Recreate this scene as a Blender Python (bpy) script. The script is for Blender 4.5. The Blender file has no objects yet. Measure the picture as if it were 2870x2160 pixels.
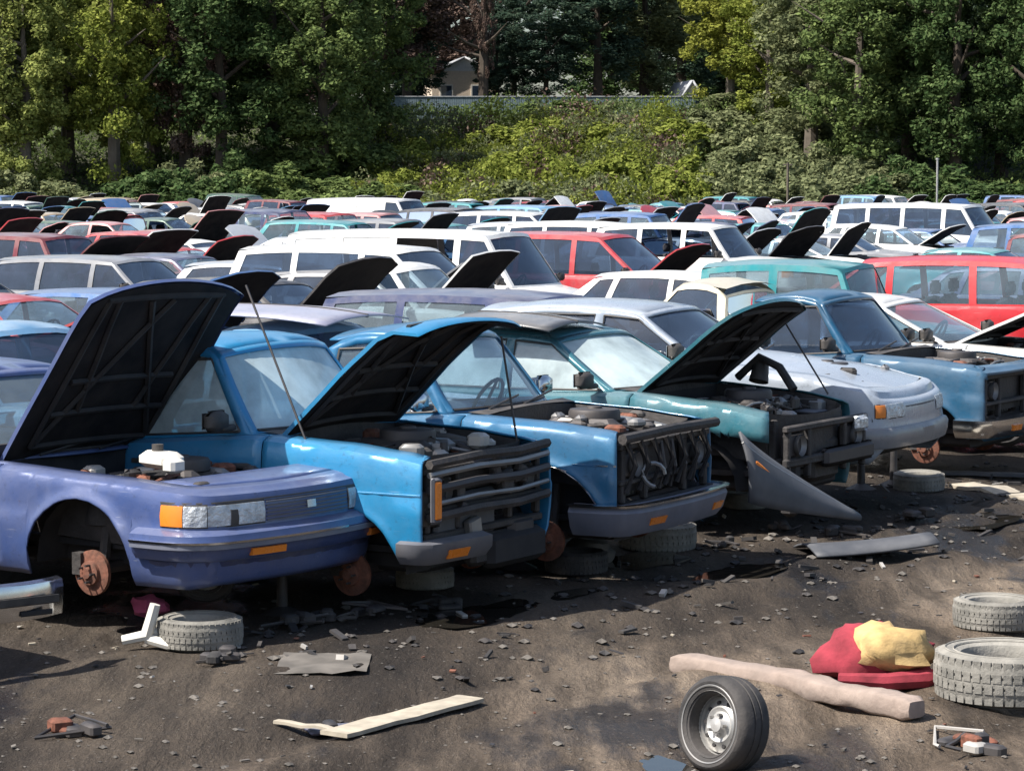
import bpy, math, random
from mathutils import Vector, Matrix, noise
R = math.radians
rnd = random.Random(7)
scene = bpy.context.scene
col = scene.collection
# ---------------------------------------------------------------- materials
MATS = {}
def nt_new(name):
    m = bpy.data.materials.new(name); m.use_nodes = True
    nt = m.node_tree; nt.nodes.clear()
    out = nt.nodes.new('ShaderNodeOutputMaterial')
    MATS[name] = m
    return m, nt, out
def nd(nt, typ, **kw):
    n = nt.nodes.new(typ)
    for k, v in kw.items():
        if k.startswith('i_'):
            key = k[2:]
            key = int(key) if key.isdigit() else key.replace('_', ' ')
            n.inputs[key].default_value = v
        else: setattr(n, k, v)
    return n
def lk(nt, a, b): nt.links.new(a, b)
def c4(c): return (c[0], c[1], c[2], 1)
def ramp(nt, fac, stops):
    r = nt.nodes.new('ShaderNodeValToRGB')
    els = r.color_ramp.elements
    els[0].position, els[0].color = stops[0][0], c4(stops[0][1])
    els[1].position, els[1].color = stops[-1][0], c4(stops[-1][1])
    for p, c in stops[1:-1]:
        e = els.new(p); e.color = c4(c)
    lk(nt, fac, r.inputs[0]); return r.outputs[0]
def mixc(nt, fac, a, b, mode='MIX'):
    m = nt.nodes.new('ShaderNodeMix'); m.data_type = 'RGBA'; m.blend_type = mode
    for s, v in ((0, fac), (6, a), (7, b)):
        if hasattr(v, 'is_output') or hasattr(v, 'links'): lk(nt, v, m.inputs[s])
        elif s == 0: m.inputs[0].default_value = v
        else: m.inputs[s].default_value = c4(v)
    return m.outputs[2]
def tex(nt, scale, detail=4, rough=.55, obj=True, vec=None, stretch=None):
    n = nd(nt, 'ShaderNodeTexNoise', i_Scale=scale, i_Detail=detail, i_Roughness=rough)
    if vec is None:
        tc = nt.nodes.new('ShaderNodeTexCoord'); vec = tc.outputs['Object' if obj else 'Generated']
        if stretch:
            mp = nt.nodes.new('ShaderNodeMapping'); mp.inputs['Scale'].default_value = stretch
            lk(nt, vec, mp.inputs[0]); vec = mp.outputs[0]
    lk(nt, vec, n.inputs['Vector']); return n.outputs['Fac']
def simple(name, c, rough=.6, metal=0., dust=.0, dustc=(.28, .24, .2), coat=0, bump=0, bscale=40, var=.15, vscale=6, spec=.5):
    m, nt, out = nt_new(name)
    b = nd(nt, 'ShaderNodeBsdfPrincipled', i_Roughness=rough, i_Metallic=metal)
    b.inputs['Coat Weight'].default_value = coat; b.inputs['Coat Roughness'].default_value = .08
    b.inputs['Specular IOR Level'].default_value = spec
    f = tex(nt, vscale, 5)
    cc = ramp(nt, f, [(.3, tuple(x*(1-var) for x in c)), (.7, tuple(min(1, x*(1+var)) for x in c))])
    if dust > 0:
        g = tex(nt, 3.1, 7, .65)
        f2 = ramp(nt, g, [(.35, (0, 0, 0)), (.75, (dust, dust, dust))])
        cc = mixc(nt, f2, cc, dustc)
        r = nd(nt, 'ShaderNodeMapRange', i_3=rough, i_4=min(1, rough+.45)); lk(nt, f2, r.inputs[0]); lk(nt, r.outputs[0], b.inputs['Roughness'])
    lk(nt, cc, b.inputs['Base Color'])
    if bump:
        bm = nd(nt, 'ShaderNodeBump', i_Strength=bump, i_Distance=.02); lk(nt, tex(nt, bscale, 6), bm.inputs['Height']); lk(nt, bm.outputs[0], b.inputs['Normal'])
    lk(nt, b.outputs[0], out.inputs[0])
    return m
def paint(name, c, dust=.35, metal=.1, rough=.34):
    m, nt, out = nt_new('paint_'+name)
    b = nd(nt, 'ShaderNodeBsdfPrincipled', i_Metallic=metal)
    tc = nt.nodes.new('ShaderNodeTexCoord'); oi = nt.nodes.new('ShaderNodeObjectInfo'); va = nd(nt, 'ShaderNodeVectorMath', operation='ADD')
    sc = nd(nt, 'ShaderNodeMath', operation='MULTIPLY', i_1=37.); lk(nt, oi.outputs['Random'], sc.inputs[0])
    lk(nt, tc.outputs['Object'], va.inputs[0]); lk(nt, sc.outputs[0], va.inputs[1]); v = va.outputs[0]
    cc = ramp(nt, tex(nt, 1.7, 5, vec=v), [(.3, tuple(x*.86 for x in c)), (.7, tuple(min(1, x*1.1) for x in c))])
    # chalky faded patches, dust film, grime spatter, scratches, rust spots
    fade = ramp(nt, tex(nt, 1.1, 6, .6, vec=v), [(.48, (0, 0, 0)), (.66, (.45, .45, .45))])
    cc = mixc(nt, fade, cc, tuple(min(1, x*.85+.045) for x in c))
    dst = ramp(nt, tex(nt, 4.2, 8, .7, vec=v), [(.38, (0, 0, 0)), (.72, (dust,)*3)])
    cc = mixc(nt, dst, cc, (.27, .245, .22))
    ge = nt.nodes.new('ShaderNodeNewGeometry'); sx = nt.nodes.new('ShaderNodeSeparateXYZ'); lk(nt, ge.outputs['Normal'], sx.inputs[0])
    up = nd(nt, 'ShaderNodeMapRange', i_1=.75, i_2=1., i_3=0., i_4=min(.5, dust*1.3)); lk(nt, sx.outputs['Z'], up.inputs[0])
    pat = ramp(nt, tex(nt, 2.6, 6, .65, vec=v), [(.3, (.35,)*3), (.7, (1,)*3)])
    um = nd(nt, 'ShaderNodeMath', operation='MULTIPLY'); lk(nt, up.outputs[0], um.inputs[0]); lk(nt, pat, um.inputs[1])
    cc = mixc(nt, um.outputs[0], cc, (.44, .43, .42))  # upward faces paled: settled dust and sunlit roof tone put into the colour
    gr = ramp(nt, tex(nt, 17, 8, .8, vec=v), [(.56, (0, 0, 0)), (.66, (.55, .55, .55))])
    cc = mixc(nt, gr, cc, tuple(x*.35+.02 for x in c))
    mp = nd(nt, 'ShaderNodeMapping'); mp.inputs['Scale'].default_value = (2., 30., 60.); lk(nt, v, mp.inputs[0])
    scr = ramp(nt, tex(nt, 1.6, 3, vec=mp.outputs[0]), [(.70, (0, 0, 0)), (.74, (.5, .5, .5))])
    cc = mixc(nt, scr, cc, tuple(min(1, x*.6+.22) for x in c))
    rs_ = ramp(nt, tex(nt, 6.5, 9, .75, vec=v), [(.69, (0, 0, 0)), (.72, (.9, .9, .9))])
    cc = mixc(nt, rs_, cc, (.11, .045, .02))
    lk(nt, cc, b.inputs['Base Color'])
    rr_ = nd(nt, 'ShaderNodeMath', operation='ADD'); lk(nt, fade, rr_.inputs[0]); lk(nt, dst, rr_.inputs[1])
    r = nd(nt, 'ShaderNodeMapRange', i_3=rough, i_4=min(1, rough+.5)); lk(nt, rr_.outputs[0], r.inputs[0]); lk(nt, r.outputs[0], b.inputs['Roughness'])
    cw = nd(nt, 'ShaderNodeMapRange', i_3=.45, i_4=0.); lk(nt, rr_.outputs[0], cw.inputs[0]); lk(nt, cw.outputs[0], b.inputs['Coat Weight']); b.inputs['Coat Roughness'].default_value = .12
    bm = nd(nt, 'ShaderNodeBump', i_Strength=.35, i_Distance=.05); lk(nt, tex(nt, 1.6, 3, .5, vec=v), bm.inputs['Height'])
    b2 = nd(nt, 'ShaderNodeBump', i_Strength=.12, i_Distance=.01); lk(nt, tex(nt, 30, 4, .6, vec=v), b2.inputs['Height']); lk(nt, bm.outputs[0], b2.inputs['Normal'])
    lk(nt, b2.outputs[0], b.inputs['Normal']); lk(nt, b.outputs[0], out.inputs[0]); return m
PAINTS = {
 'white': (.80, .80, .78), 'cream': (.62, .55, .40), 'silver': (.46, .49, .53), 'grey': (.22, .23, .25), 'charcoal': (.06, .065, .075),
 'black': (.018, .018, .022), 'navy': (.025, .04, .12), 'blue': (.04, .13, .33), 'light blue': (.16, .36, .58), 'red': (.50, .03, .04),
 'maroon': (.16, .02, .03), 'faded pink': (.55, .25, .25), 'teal': (.01, .24, .27), 'dark green': (.02, .09, .06), 'tan': (.45, .36, .24), 'lavender grey': (.33, .34, .46),
}
for k, v in PAINTS.items(): paint(k, v)
paint('periwinkle', (.055, .09, .235), dust=.16, rough=.3)
paint('sky_blue', (.018, .23, .46), dust=.13, rough=.3)

paint('truck_blue', (.014, .135, .28), dust=.12, rough=.3)
paint('silver_blue', (.36, .41, .48), dust=.15, rough=.25)
paint('sea_green', (.03, .15, .19), dust=.2, rough=.22)
paint('mid_blue', (.010, .085, .17), dust=.14, rough=.3)
paint('bright_red', (.55, .012, .018), dust=.06)
simple('black_plastic', (.022, .022, .024), .55, dust=.35)
simple('grey_plastic', (.10, .105, .125), .55, dust=.35)
simple('bumper_blue', (.15, .165, .22), .5, dust=.3)
simple('underside', (.012, .012, .015), .8, dust=.12)
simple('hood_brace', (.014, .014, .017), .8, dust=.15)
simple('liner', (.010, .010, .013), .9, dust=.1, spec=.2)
simple('rubber', (.022, .022, .024), .75, dust=.55, dustc=(.16, .14, .125), bump=.2, bscale=60)
simple('dusty_rubber', (.15, .145, .13), .9, dust=.8, dustc=(.40, .375, .33), bump=.3, bscale=50)
simple('rim_steel', (.55, .55, .54), .38, metal=.6, dust=.4)
simple('chrome', (.72, .73, .75), .16, metal=1, dust=.3, var=.05)
simple('dull_metal', (.30, .30, .30), .45, metal=.7, dust=.45)
simple('dark_metal', (.06, .06, .065), .5, metal=.5, dust=.5, dustc=(.16, .13, .11))
simple('engine_grime', (.035, .033, .033), .65, metal=.2, dust=.5, dustc=(.15, .13, .12), bump=.4, bscale=25)
simple('rust', (.15, .05, .028), .85, dust=.5, dustc=(.20, .12, .09), var=.6, vscale=22, bump=.3)
simple('bare_alloy', (.50, .48, .45), .5, metal=.3, dust=.5)
simple('white_plastic', (.72, .70, .64), .5, dust=.4)
simple('amber', (.85, .24, .02), .25, dust=.2, var=.05)
simple('headlight', (.62, .66, .70), .15, metal=.35, dust=.3, var=.35, vscale=14, bump=.8, bscale=30)
simple('red_lens', (.4, .015, .015), .25)
simple('seat_grey', (.12, .12, .13), .9, dust=.25)
simple('seat_dark', (.03, .03, .038), .9)
simple('seat_red', (.20, .03, .05), .9)
simple('wood_pale', (.40, .35, .27), .9, dust=.6, var=.3, vscale=10, dustc=(.3, .27, .23))
simple('wood_pink', (.44, .33, .28), .9, dust=.75, var=.35, vscale=9, dustc=(.24, .19, .16), bump=.6, bscale=12)
simple('foam_yellow', (.50, .34, .14), .95, dust=.25, var=.3, vscale=14, bump=.5, bscale=18)
simple('cloth_red', (.26, .03, .045), .95, var=.4, vscale=8, bump=.4, bscale=14)
simple('cloth_pink', (.50, .10, .20), .95, var=.3)
simple('blue_board', (.26, .34, .46), .8, dust=.3)
simple('panel_grey', (.065, .07, .082), .6, dust=.3, dustc=(.22, .21, .2))
simple('house_wall', (.62, .62, .64), .9, var=.1)
simple('house_warm', (.66, .55, .44), .9, var=.1)
simple('house_roof', (.42, .43, .45), .9, var=.15)
simple('fence_blue', (.14, .19, .22), .9, var=.2)
simple('bark', (.07, .055, .042), .95, var=.3, vscale=3)
simple('bark_pale', (.12, .10, .08), .95, var=.3, vscale=3)
simple('yellow_paint', (.65, .45, .02), .6)
simple('stone', (.12, .108, .095), .95, var=.45, vscale=4)
def glassmat(name, tint, dusty, dcol):
    m, nt, out = nt_new(name)
    tr = nd(nt, 'ShaderNodeBsdfTransparent', i_Color=c4(tint))
    gl = nd(nt, 'ShaderNodeBsdfGlossy', i_Roughness=.04, i_Color=(.95, .97, 1, 1))
    df = nd(nt, 'ShaderNodeBsdfDiffuse', i_Color=c4(dcol))
    fr = nd(nt, 'ShaderNodeFresnel', i_IOR=1.6)
    a = nt.nodes.new('ShaderNodeMixShader'); b = nt.nodes.new('ShaderNodeMixShader')
    lk(nt, fr.outputs[0], a.inputs[0]); lk(nt, tr.outputs[0], a.inputs[1]); lk(nt, gl.outputs[0], a.inputs[2])
    g = tex(nt, 2.2, 6, .6)
    f = ramp(nt, g, [(.3, (dusty*.55,)*3), (.72, (dusty*1.25,)*3)])
    lk(nt, f, b.inputs[0]); lk(nt, a.outputs[0], b.inputs[1]); lk(nt, df.outputs[0], b.inputs[2])
    lk(nt, b.outputs[0], out.inputs[0]); return m
glassmat('glass', (.50, .60, .64), .20, (.42, .52, .58))
glassmat('glass_dusty', (.60, .68, .70), .68, (.66, .78, .80))
glassmat('glass_dark', (.16, .22, .30), .16, (.16, .24, .38))
glassmat('glass_clear', (.62, .72, .78), .12, (.45, .6, .7))
def leafmat(name, dark, light, trans=.35):
    m, nt, out = nt_new(name)
    geo = nt.nodes.new('ShaderNodeNewGeometry')
    dark = tuple(x*1.5 for x in dark); light = tuple(min(.6, x*1.45) for x in light)
    c = ramp(nt, geo.outputs['Random Per Island'], [(0, dark), (.6, tuple((a+b)/2 for a, b in zip(dark, light))), (1, light)])
    f = tex(nt, .45, 3)
    c = mixc(nt, ramp(nt, f, [(.4, (0, 0, 0)), (.65, (.6, .6, .6))]), c, tuple(x*1. for x in dark))
    d = nd(nt, 'ShaderNodeBsdfDiffuse'); t = nd(nt, 'ShaderNodeBsdfTranslucent'); mx = nd(nt, 'ShaderNodeMixShader', i_0=trans)
    lk(nt, c, d.inputs[0]); lk(nt, c, t.inputs[0]); lk(nt, d.outputs[0], mx.inputs[1]); lk(nt, t.outputs[0], mx.inputs[2])
    lk(nt, mx.outputs[0], out.inputs[0]); return m
leafmat('leaf_dark', (.03, .055, .02), (.11, .15, .06))
leafmat('leaf_mid', (.05, .075, .027), (.17, .215, .075))
leafmat('leaf_light', (.10, .125, .035), (.30, .32, .10))
leafmat('leaf_yellow', (.12, .13, .025), (.28, .29, .065))
leafmat('leaf_grey', (.07, .085, .042), (.22, .235, .12))
leafmat('leaf_lime', (.09, .115, .022), (.25, .27, .065))
leafmat('leaf_brown', (.06, .042, .034), (.17, .12, .10), .15)
leafmat('leaf_orange', (.2, .14, .012), (.45, .31, .03))
leafmat('leaf_blue', (.024, .045, .033), (.09, .12, .08))
def groundmat():
    m, nt, out = nt_new('dirt_ground')
    b = nd(nt, 'ShaderNodeBsdfPrincipled', i_Roughness=.95); b.inputs['Specular IOR Level'].default_value = .25
    tc = nt.nodes.new('ShaderNodeTexCoord')
    mp = nd(nt, 'ShaderNodeMapping'); mp.inputs['Rotation'].default_value = (0, 0, R(31)); mp.inputs['Scale'].default_value = (1, .32, 1)
    lk(nt, tc.outputs['Object'], mp.inputs[0]); sv = mp.outputs[0]
    big = tex(nt, .55, 6, .6, vec=sv)
    c = ramp(nt, big, [(.38, (.045, .035, .027)), (.46, (.15, .117, .088)), (.53, (.29, .228, .172)), (.64, (.46, .37, .28))])
    mid = tex(nt, 3.2, 8, .7, vec=sv)
    c = mixc(nt, .75, c, ramp(nt, mid, [(.30, (.35, .35, .36)), (.5, (.85, .84, .83)), (.72, (1.35, 1.33, 1.3))]), 'MULTIPLY')
    fine = tex(nt, 38, 6, .75, vec=tc.outputs['Object'])
    c = mixc(nt, .7, c, ramp(nt, fine, [(.3, (.42, .42, .44)), (.55, (1, 1, 1)), (.72, (1.65, 1.6, 1.55))]), 'MULTIPLY')
    mr2 = nd(nt, 'ShaderNodeMapping'); mr2.inputs['Rotation'].default_value = (0, 0, R(31)); mr2.inputs['Scale'].default_value = (2.6, .16, 1); lk(nt, tc.outputs['Object'], mr2.inputs[0])
    c = mixc(nt, .65, c, ramp(nt, tex(nt, 1., 5, .62, vec=mr2.outputs[0]), [(.40, (.35, .34, .33)), (.50, (.9, .9, .9)), (.62, (1.3, 1.28, 1.25))]), 'MULTIPLY')  # streaks along the rows: shading of the ruts put into the colour
    oil = tex(nt, .9, 5, .6, vec=sv)
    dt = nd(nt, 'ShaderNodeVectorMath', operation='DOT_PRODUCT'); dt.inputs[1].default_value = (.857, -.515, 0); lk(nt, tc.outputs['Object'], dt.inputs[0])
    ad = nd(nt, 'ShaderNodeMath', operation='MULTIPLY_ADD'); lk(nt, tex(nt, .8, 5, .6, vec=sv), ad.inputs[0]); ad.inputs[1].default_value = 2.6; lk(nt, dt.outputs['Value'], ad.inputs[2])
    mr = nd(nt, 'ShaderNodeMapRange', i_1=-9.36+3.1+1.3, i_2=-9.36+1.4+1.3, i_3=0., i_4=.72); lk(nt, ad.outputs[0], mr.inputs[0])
    c = mixc(nt, mr.outputs[0], c, (.030, .025, .022))  # band under and ahead of the noses: oil stain plus shade put into the colour
    c = mixc(nt, ramp(nt, oil, [(.53, (0, 0, 0)), (.62, (.8, .8, .8))]), c, (.022, .021, .023))
    vor = nd(nt, 'ShaderNodeTexVoronoi', i_Scale=26.); lk(nt, tc.outputs['Object'], vor.inputs[0])
    c = mixc(nt, ramp(nt, vor.outputs['Distance'], [(.10, (.4, .4, .4)), (.2, (0, 0, 0))]), c, (.26, .235, .205))
    wet = nd(nt, 'ShaderNodeMath', operation='MULTIPLY_ADD', use_clamp=True); lk(nt, ramp(nt, tex(nt, 1.3, 5, .6, vec=sv), [(.47, (0, 0, 0)), (.56, (-1,)*3)]), wet.inputs[0]); lk(nt, mr.outputs[0], wet.inputs[1])
    lk(nt, ramp(nt, oil, [(.54, (.92,)*3), (.60, (.25,)*3)]), wet.inputs[2]); lk(nt, wet.outputs[0], b.inputs['Roughness'])
    lk(nt, c, b.inputs['Base Color'])
    bm = nd(nt, 'ShaderNodeBump', i_Strength=.8, i_Distance=.035); lk(nt, fine, bm.inputs['Height'])
    bm2 = nd(nt, 'ShaderNodeBump', i_Strength=.9, i_Distance=.22); lk(nt, mid, bm2.inputs['Height']); lk(nt, bm.outputs[0], bm2.inputs['Normal'])
    lk(nt, bm2.outputs[0], b.inputs['Normal'])
    lk(nt, b.outputs[0], out.inputs[0]); return m
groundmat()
m_, nt_, out_ = nt_new('puddle_water')
b_ = nd(nt_, 'ShaderNodeBsdfPrincipled', i_Roughness=.03); b_.inputs['Base Color'].default_value = (.02, .018, .015, 1)
bp_ = nd(nt_, 'ShaderNodeBump', i_Strength=.05, i_Distance=.01); lk(nt_, tex(nt_, 9, 2), bp_.inputs['Height']); lk(nt_, bp_.outputs[0], b_.inputs['Normal']); lk(nt_, b_.outputs[0], out_.inputs[0])
simple('roll_cloth', (.30, .235, .20), .95, dust=1., var=.3, vscale=7, dustc=(.26, .21, .18), bump=.7, bscale=10)
simple('hill_earth', (.045, .048, .025), .95, var=.5, vscale=.4)
M = MATS
# ---------------------------------------------------------------- mesh builder
class MB:
    def __init__(s): s.v = []; s.f = []; s.m = []; s.mats = []
    def mi(s, name):
        if name not in s.mats: s.mats.append(name)
        return s.mats.index(name)
    def add(s, vs, fs, mat):
        o = len(s.v); k = s.mi(mat)
        s.v += [tuple(v) for v in vs]; s.f += [tuple(i+o for i in f) for f in fs]; s.m += [k]*len(fs)
    def grid(s, P, mat, skip=None, flip=False, matf=None):
        o = len(s.v); n = len(P[0])
        for r in P: s.v += [tuple(p) for p in r]
        for i in range(len(P)-1):
            for j in range(n-1):
                if skip and skip(i, j): continue
                q = (o+i*n+j, o+i*n+j+1, o+(i+1)*n+j+1, o+(i+1)*n+j)
                s.f.append(q[::-1] if flip else q); s.m.append(s.mi(matf(i, j) if matf else mat))
    def box(s, c, d, mat, M4=None, taper=1.):
        x, y, z = d[0]/2, d[1]/2, d[2]/2
        vs = [Vector((sx*x*(taper if sz > 0 else 1), sy*y*(taper if sz > 0 else 1), sz*z)) for sx in (-1, 1) for sy in (-1, 1) for sz in (-1, 1)]
        if M4 is not None: vs = [M4 @ v for v in vs]
        vs = [v+Vector(c) for v in vs]
        s.add(vs, [(0, 1, 3, 2), (4, 6, 7, 5), (0, 4, 5, 1), (2, 3, 7, 6), (0, 2, 6, 4), (1, 5, 7, 3)], mat)
    def rbox(s, c, d, mat, r=.03, M4=None):
        # box with chamfered edges
        x, y, z = d[0]/2, d[1]/2, d[2]/2; r = min(r, x*.9, y*.9, z*.9)
        rings = []
        for (zz, k) in ((-z, r), (-z+r, 0), (z-r, 0), (z, r)):
            X, Y = x-k, y-k
            rings.append([(X, Y-r, zz), (X-r, Y, zz), (-X+r, Y, zz), (-X, Y-r, zz), (-X, -Y+r, zz), (-X+r, -Y, zz), (X-r, -Y, zz), (X, -Y+r, zz)])
        vs = [Vector(p) for rr in rings for p in rr]
        if M4 is not None: vs = [M4 @ v for v in vs]
        vs = [v+Vector(c) for v in vs]
        fs = [tuple(range(7, -1, -1)), tuple(range(24, 32))]
        for k in range(3):
            for j in range(8): fs.append((k*8+j, k*8+(j+1) % 8, (k+1)*8+(j+1) % 8, (k+1)*8+j))
        s.add(vs, fs, mat)
    def tube(s, pts, rad, mat, n=8, cap=True):
        pts = [Vector(p) for p in pts]
        if not isinstance(rad, (list, tuple)): rad = [rad]*len(pts)
        vs = []; up = Vector((0, 0, 1))
        for i, p in enumerate(pts):
            t = (pts[min(i+1, len(pts)-1)]-pts[max(i-1, 0)]).normalized()
            a = t.cross(up)
            if a.length < .05: a = t.cross(Vector((1, 0, 0)))
            a.normalize(); b = t.cross(a)
            for k in range(n):
                an = 2*math.pi*k/n; vs.append(p+(a*math.cos(an)+b*math.sin(an))*rad[i])
        fs = []
        for i in range(len(pts)-1):
            for k in range(n): fs.append((i*n+k, i*n+(k+1) % n, (i+1)*n+(k+1) % n, (i+1)*n+k))
        if cap: fs += [tuple(range(n-1, -1, -1)), tuple(range((len(pts)-1)*n, len(pts)*n))]
        s.add(vs, fs, mat)
    def lathe(s, prof, mat, n=28, M4=None, c=(0, 0, 0)):
        # profile (r, h) revolved about local Y
        vs = []
        for (r, h) in prof:
            for k in range(n):
                a = 2*math.pi*k/n; v = Vector((r*math.cos(a), h, r*math.sin(a)))
                if M4 is not None: v = M4 @ v
                vs.append(v+Vector(c))
        fs = []
        for i in range(len(prof)-1):
            for k in range(n): fs.append((i*n+k, i*n+(k+1) % n, (i+1)*n+(k+1) % n, (i+1)*n+k))
        if prof[0][0] > .001 and prof[0][0] < .02: pass
        s.add(vs, fs, mat)
    def build(s, name, parent=None, smooth=40, solid=0, loc=None, rot=None, bevel=0):
        me = bpy.data.meshes.new(name); me.from_pydata(s.v, [], s.f)
        for k in s.mats: me.materials.append(M[k])
        me.polygons.foreach_set('material_index', s.m)
        if smooth:
            me.polygons.foreach_set('use_smooth', [True]*len(s.f)); me.update(); me.set_sharp_from_angle(angle=R(smooth))
        me.update()
        o = bpy.data.objects.new(name, me); col.objects.link(o)
        if parent: o.parent = parent
        if loc: o.location = loc
        if rot: o.rotation_euler = rot
        if solid:
            md = o.modifiers.new('s', 'SOLIDIFY'); md.thickness = solid; md.offset = 0
        if bevel:
            md = o.modifiers.new('b', 'BEVEL'); md.width = bevel; md.segments = 2; md.limit_method = 'ANGLE'
        return o
def tag(o, label=None, cat=None, group=None, kind=None):
    if label: o['label'] = label
    if cat: o['category'] = cat
    if group: o['group'] = group
    if kind: o['kind'] = kind
    return o
def empty(name, loc=(0, 0, 0), rz=0):
    o = bpy.data.objects.new(name, None); o.empty_display_size = .2; col.objects.link(o); o.location = loc; o.rotation_euler = (0, 0, rz); return o
KIDS = {}
def copy_tree(o, parent=None):
    c = o.copy(); col.objects.link(c); c.parent = parent
    for ch in list(o.children): copy_tree(ch, c)
    return c
def lerp(a, b, t): return a+(b-a)*t
def interp(tab, x):
    if x <= tab[0][0]: return tab[0][1]
    for (a, b), (c, d) in zip(tab, tab[1:]):
        if x <= c:
            t = (x-a)/(c-a); t = t*t*(3-2*t)*.5+t*.5
            return b+(d-b)*t
    return tab[-1][1]
# ---------------------------------------------------------------- camera maths (picture 2212 x 1665)
F = 6012.; HOR = 385.; CH = 2.7
PITCH = math.atan((832.5-HOR)/F)
def ray(px, py):
    x = (px-1106)/F; y = (832.5-py)/F
    c, s = math.cos(PITCH), math.sin(PITCH)
    return Vector((x, c+y*s, -s+y*c))
def G(px, py, z=0.):       # ground point seen at a pixel
    r = ray(px, py); t = (z-CH)/r.z
    return Vector((r.x*t, r.y*t, z))
def PX(px, d):              # x at depth d for a pixel column (approx.)
    return (px-1106)/F*d
def HZ(py, d):              # height seen at pixel row at depth d
    return CH-(py-HOR)/F*d
# ---------------------------------------------------------------- car generator. local: x forward, y left, z up; origin on the ground under the front axle
def SP(**k):
    d = dict(fo=.85, wb=2.6, ro=1.0, W=1.72, zs=.24, sh=[(-4, .95), (-1.0, .93), (-.5, .95), (.3, .88), (.85, .74)], H=1.4, cowl=-.42, bow=.12, rf=.22, rr=.2,
             pillars=[(-.50, -1.12, .07, .06), (-1.42, -1.42, .09, .08), (-2.45, -2.3, .10, .10), (-3.0, -2.62, .25, .16)], tum=.14, kind='sedan', ar=.35, fb=.26, lift=.0,
             doors=[(-1.40, -.36), (-2.36, -1.42)], hoodlen=None, crown=.035)
    d.update(k); return d
SPECS = {
 'long_sedan': SP(fo=1.0, wb=2.8, ro=1.3, W=1.84, H=1.36, rf=.06, bow=.05, sh=[(-4.2, .90), (-1.2, .92), (-.5, .92), (.3, .9), (1.0, .82)], cowl=-.5, pillars=[(-.62, -1.1, .07, .06), (-1.75, -1.72, .10, .1), (-2.75, -2.65, .12, .10), (-3.3, -3.0, .28, .2)], doors=[(-1.72, -.45), (-2.7, -1.75)], tum=.18),
 'compact': SP(fo=.7, wb=2.25, ro=.5, W=1.6, H=1.44, cowl=-.32, rf=.3, bow=.2, sh=[(-3, .95), (-1, .93), (-.4, .92), (.2, .82), (.7, .64)], pillars=[(-.36, -1.0, .06, .05), (-1.5, -1.48, .09, .08), (-2.62, -2.15, .14, .16)], doors=[(-1.5, -.3)], kind='hatch'),
 'jeep': SP(fo=.6, wb=1.95, ro=.45, W=1.65, H=1.76, cowl=-.42, zs=.4, ar=.38, rf=.06, bow=.04, sh=[(-4, 1.12), (-1, 1.10), (-.4, 1.08), (.6, 1.0)], pillars=[(-.48, -.72, .07, .06), (-1.45, -1.45, .1, .1), (-2.3, -2.26, .08, .1)], doors=[(-1.45, -.4)], kind='hatch', tum=.08),
 'sedan': SP(),
 'coupe': SP(wb=2.5, H=1.32, doors=[(-1.75, -.38)], pillars=[(-.50, -1.2, .07, .06), (-1.8, -1.75, .10, .08), (-3.05, -2.4, .22, .14)], rf=.3, bow=.16, sh=[(-4, .92), (-1.0, .88), (-.5, .9), (.3, .84), (.85, .66)]),
 'hatchback': SP(wb=2.4, ro=.65, H=1.4, pillars=[(-.45, -1.02, .07, .06), (-1.55, -1.52, .09, .08), (-2.9, -2.62, .2, .2)], doors=[(-1.55, -.34)], kind='hatch'),
 'wagon': SP(wb=2.65, ro=1.0, H=1.48, pillars=[(-.48, -1.08, .07, .06), (-1.38, -1.38, .09, .08), (-2.4, -2.36, .09, .09), (-3.5, -3.2, .14, .16)], kind='hatch'),
 'minivan': SP(fo=.85, wb=2.85, ro=.95, W=1.85, H=1.75, cowl=-.25, sh=[(-4, 1.05), (-1, 1.03), (-.3, 1.02), (.3, .93), (.85, .78)], pillars=[(-.30, -1.10, .08, .07), (-1.5, -1.5, .1, .1), (-2.6, -2.58, .1, .1), (-3.65, -3.45, .16, .16)], doors=[(-1.5, -.32), (-2.6, -1.52)], kind='hatch', hoodlen=.85),
 'van': SP(fo=.75, wb=3.1, ro=1.25, W=1.98, H=2.02, cowl=-.05, sh=[(-5, 1.22), (-1, 1.2), (-.2, 1.16), (.4, 1.05), (.75, .92)], pillars=[(-.08, -.62, .09, .08), (-1.05, -1.05, .12, .12), (-2.2, -2.2, .12, .12), (-3.2, -3.2, .12, .12), (-4.2, -4.1, .14, .16)], doors=[(-1.05, -.1), (-2.2, -1.1)], kind='hatch', ar=.38, zs=.32),
 'suv': SP(fo=.75, wb=2.6, ro=.85, W=1.78, H=1.72, cowl=-.5, zs=.38, ar=.40, sh=[(-4, 1.1), (-1, 1.08), (-.5, 1.08), (.3, 1.05), (.75, .96)], rf=.1, bow=.06, pillars=[(-.55, -.98, .08, .07), (-1.45, -1.45, .1, .1), (-2.35, -2.35, .1, .1), (-3.3, -3.12, .16, .18)], kind='hatch'),
 'pickup': SP(fo=.68, wb=2.85, ro=1.0, W=1.66, H=1.60, cowl=-.55, zs=.38, ar=.40, rf=.07, bow=.05, sh=[(-5, 1.02), (-1.7, 1.02), (-.55, 1.05), (.2, 1.02), (.68, .98)], pillars=[(-.62, -1.08, .075, .06), (-1.62, -1.56, .09, .1)], doors=[(-1.6, -.5)], kind='pickup', tum=.12, fb=.36),
}
class Car: pass
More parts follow.
